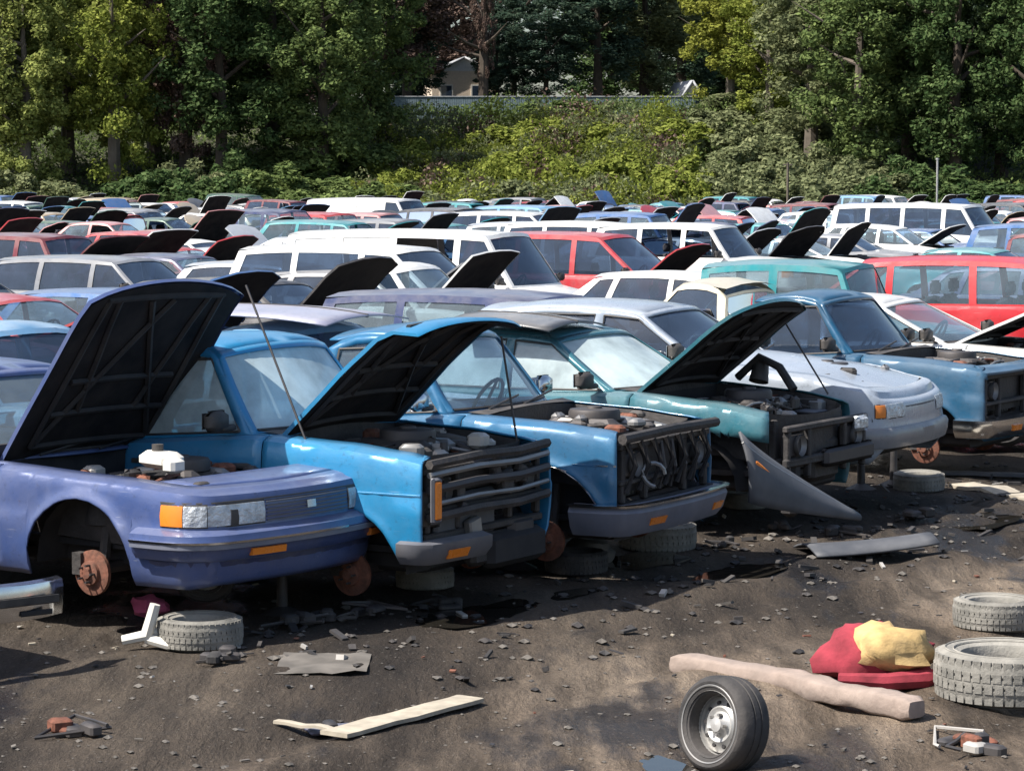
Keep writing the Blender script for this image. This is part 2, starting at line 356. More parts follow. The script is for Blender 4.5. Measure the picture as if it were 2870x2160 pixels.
def car_geo(sp, res=1.):
    g = Car(); g.sp = sp
    fo, wb, ro, hw = sp['fo'], sp['wb'], sp['ro'], sp['W']/2
    g.hw = hw; rear = -(wb+ro); g.rear = rear
    xm = (fo+rear)/2; hl = (fo-rear)/2
    tap = lambda x: 1-.045*((x-xm)/hl)**2
    g.tap = tap
    zt = lambda x: interp(sorted(sp['sh']), x)
    g.zt = zt
    def zlow(x, nx):
        z = sp['zs']
        if abs(nx) < .5:
            for xa in (0, -wb):
                if abs(x-xa) < sp['ar']: z = max(z, .30+math.sqrt(max(0, sp['ar']**2-(x-xa)**2)))
            return z
        return lerp(z, sp['fb'], min(1, (abs(nx)-.5)*2))
    g.zlow = zlow
    half = []
    rr, rf, bow = sp['rr'], sp['rf'], sp['bow']
    nq = 5 if res >= 1 else 3; nc = 6 if res >= 1 else 3
    for i in range(nq): # rear centre -> corner
        q = (1-rr/hw)*i/nq; half.append((rear+.05*q*q, q*hw))
    for i in range(nc+1):
        a = math.pi/2*i/nc; q = (1-rr/hw)
        half.append((rear+.05+rr*(1-math.cos(a)), q*hw+rr*math.sin(a)))
    xs0, xs1 = rear+.05+rr, fo-bow-rf
    st = set()
    n = int((xs1-xs0)/(.12 if res >= 1 else .3))
    for i in range(1, n): st.add(round(lerp(xs0, xs1, i/n), 4))
    for xa in (0, -wb):
        na = 14 if res >= 1 else 8
        for i in range(na+1):
            x = xa-sp['ar']*math.cos(math.pi*i/na)
            if xs0 < x < xs1: st.add(round(x, 4))
    ds = []
    if res >= 1:
        for a, b in sp['doors']:
            for e in (a, b): ds += [e-.005, e+.005]
    st = [x for x in st if all(abs(x-e) > .012 for e in ds)]+ds
    for x in sorted(st): half.append((x, hw))
    for i in range(nc+1):
        a = math.pi/2*i/nc; q0 = 1-rf/hw
        q = q0+(1-q0)*math.cos(a)
        half.append((fo-bow*q*q-rf*(1-math.sin(a)), q*hw))
    for i in range(nq-1, -1, -1):
        q = (1-rf/hw)*i/nq; half.append((fo-bow*q*q, q*hw))
    pts = [(x, -y*tap(x)) for x, y in half]+[(x, y*tap(x)) for x, y in half[-2::-1]]
    g.pts = pts; N = len(pts)
    g.nor = []
    for i in range(N):
        a = pts[(i-1) % N] if i > 0 else pts[-2]; b = pts[(i+1)] if i < N-1 else pts[1]
        t = Vector((b[0]-a[0], b[1]-a[1])).normalized(); g.nor.append((t.y, -t.x))
    g.mid = len(half)-1
    arc = [0]
    for i in range(1, N): arc.append(arc[-1]+math.hypot(pts[i][0]-pts[i-1][0], pts[i][1]-pts[i-1][1]))
    g.arc = [a-arc[g.mid] for a in arc]
    return g
def OFF(r, k=1.):
    tab = [(0, -.055), (.12, -.02), (.35, 0), (.57, .008), (.60, -.004), (.75, -.006), (.9, -.014), (.97, -.030), (1, -.080)]
    for (a, b), (c, d) in zip(tab, tab[1:]):
        if r <= c: return lerp(b, d, max(0, (r-a)/(c-a)))
    return -.085
def PS(g, p, z, out=0.):
    """point on the flank at arc position p (0 = front centre, negative = right side), height z"""
    A = g.arc
    i = 0
    lo, hi = 0, len(A)-1
    while hi-lo > 1:
        m = (lo+hi)//2
        if A[m] <= p: lo = m
        else: hi = m
    t = (p-A[lo])/max(1e-6, A[hi]-A[lo])
    x = lerp(g.pts[lo][0], g.pts[hi][0], t); y = lerp(g.pts[lo][1], g.pts[hi][1], t)
    nx = lerp(g.nor[lo][0], g.nor[hi][0], t); ny = lerp(g.nor[lo][1], g.nor[hi][1], t)
    l = math.hypot(nx, ny); nx /= l; ny /= l
    zs = g.sp['zs']; r = max(0, min(1, (z-zs)/(g.zt(x)-zs)))
    o = OFF(r)+out
    return (x+nx*o, y+ny*o, z)
def arc_of_x(g, x, side=-1):
    best = None
    for i in range(len(g.pts)):
        if abs(g.nor[i][0]) < .5 and g.pts[i][1]*side > 0:
            d = abs(g.pts[i][0]-x)
            if best is None or d < best[0]: best = (d, g.arc[i]+(g.pts[i][0]-x)*( -1 if side < 0 else 1))
    return best[1] if side < 0 else best[1]
def sweep(mb, g, prof, p0, p1, mat, n=14, dz=None):
    ring = []
    for i in range(n+1):
        p = lerp(p0, p1, i/n); e = dz(i/n) if dz else 0
        ring.append([PS(g, p, z+e, o) for o, z in prof]+[PS(g, p, prof[0][1]+e, prof[0][0])])
    mb.grid(ring, mat, flip=True)
    k = len(prof)
    mb.add(ring[0][:k], [tuple(range(k))], mat); mb.add(ring[-1][:k], [tuple(range(k-1, -1, -1))], mat)
def make_body(g, root, o, res):
    sp = g.sp; paintn = o['paint']
    body = MB(); doors = [MB() for _ in range(len(sp['doors'])*2)] if res >= 1 else []
    A = [0, .05, .11, .2, .32, .45, .56, .60, .7, .8, .88, .94, .97, .985, 1] if res >= 1 else [0, .12, .3, .55, .8, .93, 1]
    grid = []
    for i, (x, y) in enumerate(g.pts):
        nx, ny = g.nor[i]; zl = g.zlow(x, nx); zt = g.zt(x); row = []
        for a in A:
            z = lerp(zl, zt, a); r = max(0, (z-sp['zs'])/(zt-sp['zs'])); of = OFF(r)
            if abs(nx) < .5:
                for xa in (0, -sp['wb']):
                    dd = math.hypot(x-xa, z-.30)-sp['ar']
                    if abs(dd) < .1 and z < zt-.06: of += .022*math.exp(-(dd/.045)**2)
            row.append((x+nx*of, y+ny*of, z))
        row.append((x+nx*-.10, y+ny*-.10, g.zt(x-nx*.10)+.004))
        if x > sp['cowl']-.2 or sp['kind'] == 'sedan' and x < sp['pillars'][-1][0]-.0 or sp['kind'] == 'pickup' and x < sp['pillars'][-1][0]-.12 or nx < -.5:
            k = -.165
            row.append((x+nx*k, y+ny*k*1.0, g.zt(x+nx*k)+.012))
        else: row.append((x+nx*-.105, y+ny*-.105, zt+.004))
        grid.append(row)
    nr = len(A)+2
    fo_open = o.get('front_open')
    dm = {}
    for i in range(len(g.pts)-1):
        x0, x1 = g.pts[i][0], g.pts[i+1][0]; xc = (x0+x1)/2; side = 1 if (g.pts[i][1]+g.pts[i+1][1]) > 0 else -1
        isside = abs(g.nor[i][0]) < .5
        for j in range(nr-1):
            q = [grid[i][j], grid[i][j+1], grid[i+1][j+1], grid[i+1][j]]
            zc = sum(p[2] for p in q)/4
            tgt = body
            if res >= 1 and isside and j < len(A)-1+1:
                hit = False; gap = False
                for di, (a, b) in enumerate(sp['doors']):
                    if a+.005 < xc < b-.005 and j >= 2: tgt = doors[di*2+(side > 0)]; hit = True
                    if (abs(xc-a) < .005 or abs(xc-b) < .005) and 2 <= j: gap = True
                if gap: continue
            if o.get('no_right_fender') and isside and side < 0 and xc > -.36 and zc < g.zt(xc)-.2: continue
            if fo_open and g.nor[i][0] > .35 and fo_open[0] < zc < fo_open[1] and abs(g.arc[i]) < g.hw*fo_open[2]: continue
            if o.get('no_door') and tgt in (doors[0:1] or []): continue
            tgt.add(q, [(0, 1, 2, 3)], paintn)
    # merge happens through doubled verts: weld
    ob = weld(body, 'body', root, solid=.012 if res >= 1 else 0)
    parts = []
    for di, d in enumerate(doors):
        if d.f:
            dob = weld(d, 'door', root, solid=.012)
            dob_handle = MB(); a, b = sp['doors'][di//2]; side = 1 if di % 2 else -1
            p = arc_of_x(g, a+.16, side); zz = g.zt(a)-.12
            sweep(dob_handle, g, [(.0, zz-.018), (.022, zz-.012), (.022, zz+.012), (.0, zz+.018)], p-.07, p+.07, 'black_plastic', 3)
            dob_handle.build('handle', dob)
            parts.append(dob)
    return ob, parts
def weld(mb, name, parent, solid=0, smooth=38):
    key = {}; idx = []; vs = []
    for v in mb.v:
        k = (round(v[0], 4), round(v[1], 4), round(v[2], 4))
        if k not in key: key[k] = len(vs); vs.append(v)
        idx.append(key[k])
    fs = []; ms = []
    for f, m in zip(mb.f, mb.m):
        q = []
        for a in f:
            a = idx[a]
            if a not in q: q.append(a)
        if len(q) > 2: fs.append(tuple(q)); ms.append(m)
    mb.v, mb.f, mb.m = vs, fs, ms
    return mb.build(name, parent, smooth=smooth, solid=solid)
def lathe_y(mb, prof, mat, c, n=28, M4=None): mb.lathe(prof, mat, n, M4, c)
TYRE = [(.20, -.085), (.235, -.10), (.27, -.105), (.295, -.092), (.308, -.07), (.312, -.03), (.305, -.028), (.305, -.018), (.312, -.016), (.312, .016), (.305, .018), (.305, .028), (.312, .03), (.308, .07), (.295, .092), (.27, .105), (.235, .10), (.20, .085), (.19, .06), (.19, -.06), (.20, -.085)]
RIM = [(.205, -.095), (.212, -.085), (.195, -.07), (.185, -.03), (.175, -.02), (.15, -.045), (.11, -.055), (.085, -.035), (.06, -.04), (.045, -.07), (.0001, -.075)]
RIMB = [(.205, .095), (.212, .085), (.195, .07), (.18, .0), (.175, -.02)]
def make_wheel(parent, c, side=-1, k=1., sub=True, name='wheel', rimmat='rim_steel', tyremat='rubber', n=28):
    """side -1: outer face towards -y"""
    w = MB(); Mx = Matrix.Scale(k, 4)
    if side > 0: Mx = Mx @ Matrix.Rotation(math.pi, 4, 'Z')
    w.lathe(TYRE, tyremat, n, Mx)
    if name is None:
        wt = w; root = parent
    wo = empty(name) if sub else None
    if wo: wo.parent = parent; wo.location = c
    t = w.build('tyre', wo or parent, smooth=35)
    r = MB(); r.lathe(RIM, rimmat, n, Mx); r.lathe(RIMB, rimmat, n, Mx)
    for i in range(8):
        a = math.pi/4*i
        p = Mx @ Vector((.135*math.cos(a), -.053, .135*math.sin(a)))
        r.lathe([(.0001, -.004), (.018, -.004), (.02, .004)], 'underside', 8, Mx, p)
    for i in range(5):
        a = math.pi*2/5*i
        p = Mx @ Vector((.066*math.cos(a), -.05, .066*math.sin(a)))
        r.lathe([(.0001, -.018), (.010, -.018), (.011, .01)], 'dull_metal', 6, Mx, p)
    ro = r.build('rim', wo or parent, smooth=30)
    return wo, t, ro
def make_hub(root, c, side, rr=.135):
    h = MB(); s = side
    h.lathe([(.0001, .035*s), (.03, .035*s), (.034, .02*s), (.05, .018*s), (.07, .012*s), (.074, -.01*s), (rr-.015, -.012*s), (rr, -.016*s), (rr, -.040*s), (.05, -.042*s), (.04, -.12*s)], 'rust', 26, None, c)
    for i in range(5):
        a = math.pi*2/5*i
        h.tube([(c[0]+.052*math.cos(a), c[1]+.015*s, c[2]+.052*math.sin(a)), (c[0]+.052*math.cos(a), c[1]+.055*s, c[2]+.052*math.sin(a))], .007, 'dark_metal', 6)
    h.box((c[0]-.10, c[1]-.03*s, c[2]+.05), (.07, .08, .13), 'engine_grime')
    return h.build('brake_rotor', root, smooth=35)
def greenhouse(g, root, o, res):
    sp = g.sp; pil = sp['pillars']; pn = o['paint']; hw = g.hw; H = sp['H']
    yb = lambda x: hw*g.tap(x)-.10
    x0r, x1r = pil[0][1], pil[-1][1]
    def zr(x):
        u = (x-x1r)/(x0r-x1r); return H-.05*abs(2*u-1)**2.5-.02
    yrf = lambda x: yb(x)-sp['tum']
    def S(xb, xr, t, s):
        z0 = g.zt(xb)+.004; z1 = zr(xr)
        return (lerp(xb, xr, t), s*(lerp(yb(xb), yrf(xr), t)+.018*math.sin(math.pi*t)), lerp(z0, z1, t))
    fr = MB(); TT = [0, .04, .3, .6, .89, 1]
    glasses = []
    gm = o.get('glass', 'glass')
    for s in (-1, 1):
        edges = []
        for (xb, xr, wb_, wr_) in pil: edges.append((xb, xr)); edges.append((xb-wb_, xr-wr_))
        # A pillar's front edge is the first; last pillar's rear edge is the end
        for k in range(len(edges)-1):
            a, b = edges[k], edges[k+1]; window = k % 2 == 1
            nseg = 4 if window else 1
            for q in range(nseg):
                a1 = (lerp(a[0], b[0], q/nseg), lerp(a[1], b[1], q/nseg)); b1 = (lerp(a[0], b[0], (q+1)/nseg), lerp(a[1], b[1], (q+1)/nseg))
                for ti in range(len(TT)-1):
                    if window and 1 <= ti <= 3: continue
                    P = [S(a1[0], a1[1], TT[ti], s), S(a1[0], a1[1], TT[ti+1], s), S(b1[0], b1[1], TT[ti+1], s), S(b1[0], b1[1], TT[ti], s)]
                    fr.add(P if s < 0 else P[::-1], [(0, 1, 2, 3)], pn)
            if window:
                wi = (k-1)//2
                if o.get('blank') and wi in o['blank']:
                    mm = pn
                else: mm = gm if not (wi > 0 and o.get('dark_rear')) else 'glass_dark'
                if (wi, s) in o.get('missing', ()): continue
                w = MB(); G2 = []
                for q in range(4):
                    u = q/3; xb_, xr_ = lerp(a[0], b[0], u), lerp(a[1], b[1], u)
                    G2.append([(S(xb_, xr_, t, s)[0], S(xb_, xr_, t, s)[1]-s*.012, S(xb_, xr_, t, s)[2]) for t in (.04, .3, .6, .89)])
                w.grid(G2, mm)
                glasses.append(w.build('side_window', root))
                if res >= 1:
                    e = MB()
                    ring = [S(a[0], a[1], .04, s), S(a[0], a[1], .89, s), S(b[0], b[1], .89, s), S(b[0], b[1], .04, s), S(a[0], a[1], .04, s)]
                    for p, q2 in zip(ring, ring[1:]):
                        off = Vector((0, s*.004, 0)); e.tube([Vector(p)+off, Vector(q2)+off], .009, 'black_plastic', 4)
                    e.build('window_seal', glasses[-1])
    # roof
    nx = 9 if res >= 1 else 4; ny = 10 if res >= 1 else 4; rp = []
    bt, bb = .10, .14
    for i in range(nx+1):
        u = i/nx; x = lerp(x1r-pil[-1][3], x0r, u); row = []
        for j in range(ny+1):
            v = -1+2*j/ny; cr = .05*(1-abs(v)**2.4)
            row.append((x+bt*(1-v*v)*(max(0, u-.5)*2)**2-.05*(1-v*v)*(max(0, .5-u)*2)**2, v*yrf(x), zr(max(x1r, x))+cr))
        rp.append(row)
    if not o.get('no_roof'):
        fr.grid(rp, pn, flip=True)
    # windshield
    a = pil[0]; nv = 12 if res >= 1 else 4
    Wg = []
    ts = [0, .05, .3, .6, .93, 1]; vs_ = [-1, -.93]+[-.93+1.86*j/nv for j in range(1, nv)]+[.93, 1]
    for t in ts:
        e = S(a[0], a[1], t, 1); row = []
        for v in vs_:
            row.append((e[0]+lerp(bb, bt, t)*(1-v*v), v*e[1], e[2]+.05*(1-abs(v)**2.4)*t))
        Wg.append(row)
    nn = len(vs_)
    fr.grid(Wg, pn, skip=lambda i, j: 1 <= i <= 3 and 1 <= j <= nn-3, flip=False)
    ws = MB(); ws.grid([[(p[0]-.008, p[1], p[2]-.006) for p in r[1:-1]] for r in Wg[1:5]], gm)
    wso = None
    if not o.get('no_windshield'):
        wso = weld(ws, 'windshield', root)
    # rear window
    b = pil[-1]; Rg = []
    for t in ts:
        e = S(b[0]-b[2], b[1]-b[3], t, 1); row = []
        for v in vs_: row.append((e[0]-.07*(1-v*v), v*e[1], e[2]+.05*(1-abs(v)**2.4)*t))
        Rg.append(row)
    fr.grid(Rg, pn, skip=lambda i, j: 1 <= i <= 3 and 1 <= j <= nn-3, flip=True)
    rw = MB(); rw.grid([[(p[0]+.008, p[1], p[2]-.006) for p in r[1:-1]] for r in Rg[1:5]], gm)
    if not o.get('no_rear_glass'): weld(rw, 'rear_window', root)
    weld(fr, 'roof', root, solid=.012 if res >= 1 else 0)
    if res >= 1 and wso:
        e = MB(); pts = [Vector(p) for p in [Wg[1][j] for j in range(1, nn-1)]]
        e.tube([p+Vector((.006, 0, .004)) for p in pts], .011, 'black_plastic', 5, False)
        e.build('windshield_seal', wso)
        for sgn in (-.55, .1):
            w = MB(); base = Vector((a[0]+.16, sgn*.8, g.zt(a[0])+.03))
            w.tube([base, base+Vector((-.03, .3, .035)), base+Vector((-.05, .52, .06))], .008, 'black_plastic', 5)
            w.build('wiper', wso)
    return S
def hood_shape(g, res, L=None, curl=0):
    sp = g.sp; hw = g.hw
    c = sp['cowl']+.0; n, mdim = (10, 12) if res >= 1 else (4, 4)
    P = []
    for i in range(n+1):
        u = i/n; row = []
        for j in range(mdim+1):
            v = -1+2*j/mdim
            ri = max(sp['rf']-.165, .02); v0 = 1-ri/(hw-.172); xf = sp['fo']-.158-sp['bow']*v*v
            if abs(v) > v0: xf -= ri*(1-math.sqrt(max(0, 1-((abs(v)-v0)/(1-v0))**2)))
            if sp['hoodlen']: xf = min(xf, c+sp['hoodlen']+.1)
            if L: xf = c+L-sp['bow']*v*v*.8-.03*abs(v)**7
            x = lerp(c, xf, u); y = v*(hw*g.tap(x)-.172)
            z = g.zt(x)+.016+sp['crown']*(1-v*v)*(1-u**3 if not L else 1)-(curl*max(0, (u-.8)/.2)**2)
            row.append((x, y, z))
        P.append(row)
    return P
def make_hood(g, root, o, res):
    sp = g.sp; st = o.get('hood', 'closed'); P = hood_shape(g, res, o.get('L'), o.get('curl', 0.))
    if st == 'missing': return None
    hx, hz = sp['cowl'], g.zt(sp['cowl'])+.01
    P = [[(x-hx, y, z-hz) for x, y, z in r] for r in P]
    m = MB(); pn = o.get('hood_paint', o['paint'])
    m.grid(P, pn, flip=True)
    # folded lip round the edge
    n, k = len(P), len(P[0])
    ed = [P[0][j] for j in range(k)]+[P[i][k-1] for i in range(1, n)]+[P[n-1][j] for j in range(k-2, -1, -1)]+[P[i][0] for i in range(n-2, 0, -1)]
    ed.append(ed[0])
    m.grid([ed, [(x, y, z-.028) for x, y, z in ed]], pn)
    ob = weld(m, 'hood', root, smooth=50)
    ob.location = (hx, 0, hz)
    if st != 'closed':
        ang = st if not isinstance(st, str) else 50
        ob.rotation_euler = (o.get('hood_twist', 0), -R(ang), 0)
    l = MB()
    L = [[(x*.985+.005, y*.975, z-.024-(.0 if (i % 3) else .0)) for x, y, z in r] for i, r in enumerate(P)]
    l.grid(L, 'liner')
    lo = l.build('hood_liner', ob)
    if res >= 1 and st != 'closed':
        f = MB(); xe = P[-1][k//2][0]
        def zz(x, y):
            i = min(n-1, max(0, int(round(x/xe*(n-1))))); v = y/(g.hw-.18); return P[i][k//2][2]-sp['crown']*v*v-.034
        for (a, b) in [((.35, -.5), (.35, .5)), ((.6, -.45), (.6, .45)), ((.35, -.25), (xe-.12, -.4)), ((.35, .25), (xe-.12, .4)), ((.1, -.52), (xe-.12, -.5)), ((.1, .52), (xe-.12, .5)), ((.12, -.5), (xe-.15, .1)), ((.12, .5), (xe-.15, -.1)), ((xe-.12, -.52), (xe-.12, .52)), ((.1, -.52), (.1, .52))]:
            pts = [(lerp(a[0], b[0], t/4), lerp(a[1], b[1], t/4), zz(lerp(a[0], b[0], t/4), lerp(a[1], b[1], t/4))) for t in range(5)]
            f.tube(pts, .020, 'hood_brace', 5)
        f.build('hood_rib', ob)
    return ob
def engine_bay(g, root, o, res):
    sp = g.sp; fo = sp['fo']; c = sp['cowl']; hw = g.hw-.17; zt = g.zt(.1)
    m = MB()
    # inner aprons, firewall, bay floor
    P = hood_shape(g, 1); n, k = len(P), len(P[0])
    ed = [P[i][0] for i in range(n)]+[P[n-1][j] for j in range(1, k)]+[P[i][k-1] for i in range(n-2, -1, -1)]+[P[0][j] for j in range(k-2, -1, -1)]
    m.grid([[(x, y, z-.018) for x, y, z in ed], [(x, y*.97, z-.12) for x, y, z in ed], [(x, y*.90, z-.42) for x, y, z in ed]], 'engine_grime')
    m.box((lerp(c, fo, .45), 0, .42), (fo-c-.3, hw*1.7, .04), 'underside')
    m.build('engine_bay', root)
    r2 = random.Random(o.get('seed', 3)); zt = g.zt(0)
    e = MB(); cx = lerp(c, fo-.2, .52)
    e.rbox((cx, 0, zt-.30), (.62, .42, .34), 'engine_grime', .04)
    e.rbox((cx-.02, -.13, zt-.05), (.52, .14, .09), 'dark_metal', .03); e.rbox((cx-.02, .15, zt-.06), (.52, .14, .09), 'dull_metal', .03)
    e.lathe([(.0001, .05), (.05, .05), (.055, .035), (.17, .03), (.18, .01), (.18, -.04), (.1, -.05)], 'dark_metal', 24, Matrix.Rotation(R(90), 4, 'X'), (cx, 0, zt+.02))
    for i in range(34 if res >= 1 else 5):
        a = r2.uniform(-.3, .3); e.rbox((cx+r2.uniform(-.42, .42), r2.uniform(-.6, .6), zt-.02-r2.random()*.12), (r2.uniform(.04, .16), r2.uniform(.04, .14), r2.uniform(.04, .12)), r2.choice(['engine_grime', 'dark_metal', 'dull_metal', 'bare_alloy', 'rust', 'black_plastic']), .02, Matrix.Rotation(a, 4, 'Z'))
    e.build('engine_block', root, smooth=30)
    if res >= 1:
        for s in (-1, 1):
            t = MB(); t.lathe([(.0001, .05), (.05, .045), (.09, .02), (.12, -.02), (.13, -.2)], 'engine_grime', 16, Matrix.Rotation(R(90), 4, 'X'), (-.08, s*(hw-.16), zt-.10)); t.build('strut_tower', root)
        for i in range(22):
            h = MB(); a = Vector((cx+r2.uniform(-.35, .35), r2.uniform(-hw*.85, hw*.85), zt-.05)); b = Vector((cx+r2.uniform(-.35, .4), r2.uniform(-hw*.85, hw*.85), zt-.10)); mid = (a+b)/2+Vector((0, 0, r2.uniform(.04, .11)))
            pts = [a.lerp(mid, t/4).lerp(mid.lerp(b, t/4), t/4) for t in range(5)]
            h.tube(pts, r2.choice([.008, .012, .022]), r2.choice(['rubber', 'black_plastic', 'dark_metal', 'rubber', 'dull_metal', 'rust']), 7)
            h.build('hose', root)
        zn = g.zt(fo-.2); b = MB(); b.rbox((fo-.46, hw-.24, zn-.14), (.2, .26, .18), 'black_plastic', .015); b.rbox((fo-.46, hw-.24, zn-.045), (.19, .25, .02), 'white_plastic' if o.get('seed', 0) % 2 else 'grey_plastic', .008); b.build('battery', root)
        zn = g.zt(fo-.2); rs = MB(); rs.rbox((fo-.30, 0, zn-.09), (.07, hw*1.8, .07), 'engine_grime', .012); rs.rbox((fo-.25, 0, .50), (.07, hw*1.8, .09), 'engine_grime', .015)
        for s in (-1, 1): rs.rbox((fo-.29, s*hw*.82, .66), (.06, .10, .36), 'engine_grime', .01)
        rs.rbox((fo-.29, 0, .66), (.05, .08, .34), 'engine_grime', .01)
        rs.build('radiator_support', root)
        ra = MB(); ra.rbox((fo-.34, 0, zn-.30), (.05, hw*1.3, .36), 'dark_metal', .01)
        for i in range(14): ra.box((fo-.312, -hw*.62+i*hw*1.24/13, zn-.30), (.006, .012, .32), 'dull_metal')
        ra.build('radiator', root)
    cw = MB(); z = g.zt(c)+.004
    cw.grid([[(c+.005, y, z+.012+sp['crown']*(1-(y/(g.hw-.17))**2)*.6) for y in [(-1+j/4)*(g.hw-.17) for j in range(9)]], [(c-.12, y, z+.03) for y in [(-1+j/4)*(g.hw-.12) for j in range(9)]]], 'black_plastic')
    cw.build('cowl_panel', root)
def interior(g, root, o, res):
    sp = g.sp; y = g.hw-.35; m = MB(); H = sp['H']
    x1 = sp['pillars'][-1][0]; x0 = sp['cowl']
    m.box(((x0+x1)/2, 0, sp['zs']+.08), (x0-x1+.2, g.hw*1.75, .06), 'underside')
    m.box((x0-.02, 0, .68), (.05, g.hw*1.7, .6), 'underside')
    if sp['kind'] != 'pickup': m.box((x1-.1, 0, .6), (.05, g.hw*1.6, .55), 'underside')
    else: m.box((x1-.04, 0, .68), (.04, g.hw*1.7, .6), 'underside')
    m.build('floor_pan', root)
    d = MB(); zc = g.zt(x0)
    d.rbox((x0-.30, 0, zc-.09), (.34, g.hw*1.68, .16), 'seat_dark', .05); d.rbox((x0-.34, .36, zc-.0), (.16, .34, .07), 'seat_dark', .03)
    dd = d.build('dashboard', root)
    sw = MB(); c0 = Vector((x0-.55, .36, zc+.02)); ax = Matrix.Rotation(R(-62), 3, 'Y')
    ring = [c0+ax @ Vector((.18*math.cos(t*math.pi/8), .18*math.sin(t*math.pi/8), 0)) for t in range(17)]
    sw.tube(ring, .014, 'black_plastic', 6, False); sw.tube([ring[0], ring[8]], .012, 'black_plastic', 5); sw.tube([c0, c0+Vector((.2, 0, -.1))], .03, 'black_plastic', 6); sw.build('steering_wheel', root)
    rows = [x0-1.1]
    xr = x0-2.0
    if sp['kind'] != 'pickup':
        while xr > x1+.35: rows.append(xr); xr -= .9
    sm = o.get('seat', 'seat_dark'); zb = sp['zs']+.22
    for xs in rows:
        for s in (-1, 1):
            t = MB(); t.rbox((xs, s*y*.75, zb), (.5, .48, .16), sm, .05)
            t.rbox((xs-.27, s*y*.75, zb+.30), (.14, .46, .56), sm, .06, Matrix.Rotation(R(-14), 4, 'Y'))
            t.rbox((xs-.37, s*y*.75, zb+.68), (.09, .24, .16), sm, .04)
            t.build('seat', root, smooth=50)
def chassis(g, root, o, res):
    sp = g.sp; m = MB(); rear = g.rear; fo = sp['fo']
    m.rbox(((fo+rear)/2, 0, .34), (fo-rear-.5, g.hw*1.15, .14), 'underside', .03)
    for xa in (0, -sp['wb']):
        for s in (-1, 1):
            P = []
            for i in range(11):
                a = math.pi*i/10; r = sp['ar']+.02
                P.append([(xa-r*math.cos(a), s*(g.hw*.93-.04), .30+r*math.sin(a)), (xa-r*math.cos(a), s*(g.hw-.36), .30+r*math.sin(a))])
            m.grid(P, 'underside'); c = [p[1] for p in P]
            m.add(c, [tuple(range(11))], 'underside')
        m.tube([(xa, -g.hw+.2, .29), (xa, g.hw-.2, .29)], .04, 'dark_metal', 8)
        for s in (-1, 1):
            m.tube([(xa, s*(g.hw-.22), .32), (xa-.02, s*(g.hw-.30), .64)], .035, 'engine_grime', 8)
            m.tube([(xa-.05, s*(g.hw-.2), .24), (xa-.22, s*.3, .26)], .03, 'engine_grime', 6)
    m.tube([(fo-.6, .3, .26), (rear+.4, .35, .26)], .03, 'rust', 7)
    m.build('chassis', root)
def deck(g, root, o, res):
    sp = g.sp; k = sp['kind']; rear = g.rear; xb = sp['pillars'][-1][0]-sp['pillars'][-1][2]
    if k == 'sedan':
        m = MB(); P = []
        for i in range(6):
            u = i/5; row = []
            for j in range(9):
                v = -1+j/4; x = lerp(xb+.12, rear+.165+.05*v*v+.12*abs(v)**7, u); row.append((x, v*(g.hw*g.tap(x)-.165), g.zt(x)+.012+.03*(1-v*v)))
            P.append(row)
        m.grid(P, o['paint']); m.build('trunk_lid', root, solid=.01 if res >= 1 else 0)
    elif k == 'pickup':
        m = MB(); x0 = sp['pillars'][-1][0]-.18; x1 = rear+.12; y = g.hw*.95-.14
        zt = g.zt(-2)+.012
        ring = [(x0, -y), (x1, -y), (x1, y), (x0, y), (x0, -y)]
        m.grid([[(a, b, zt) for a, b in ring], [(a, b*.98, zt-.42) for a, b in ring]], o['paint'])
        m.box(((x0+x1)/2, 0, zt-.42), (x0-x1, 2*y, .03), 'dark_metal')
        for i in range(9): m.box(((x0+x1)/2, -y+.1+i*(2*y-.2)/8, zt-.40), (x0-x1-.1, .05, .02), 'dark_metal')
        m.build('truck_bed', root, solid=.01)
        w = MB(); w.grid([[(sp['pillars'][-1][0]-.10, yy, z) for yy in (-g.hw*.86, g.hw*.86)] for z in (sp['zs']+.1, g.zt(-1.6)+.01)], o['paint']); w.build('cab_back', root, solid=.01)
def lamp(g, root, name, p0, p1, z0, z1, mat, out=.014, n=6):
    if mat in ('headlight', 'amber') and n >= 6:
        lamp(g, root, 'lamp_surround', p0-.008, p1+.008, z0-.010, z1+.010, 'black_plastic', out=.006, n=n)
    m = MB(); sweep(m, g, [(-.02, z0), (out, z0+.006), (out+.006, (z0+z1)/2), (out, z1-.006), (-.02, z1)], p0, p1, mat, n); return m.build(name, root, smooth=50)
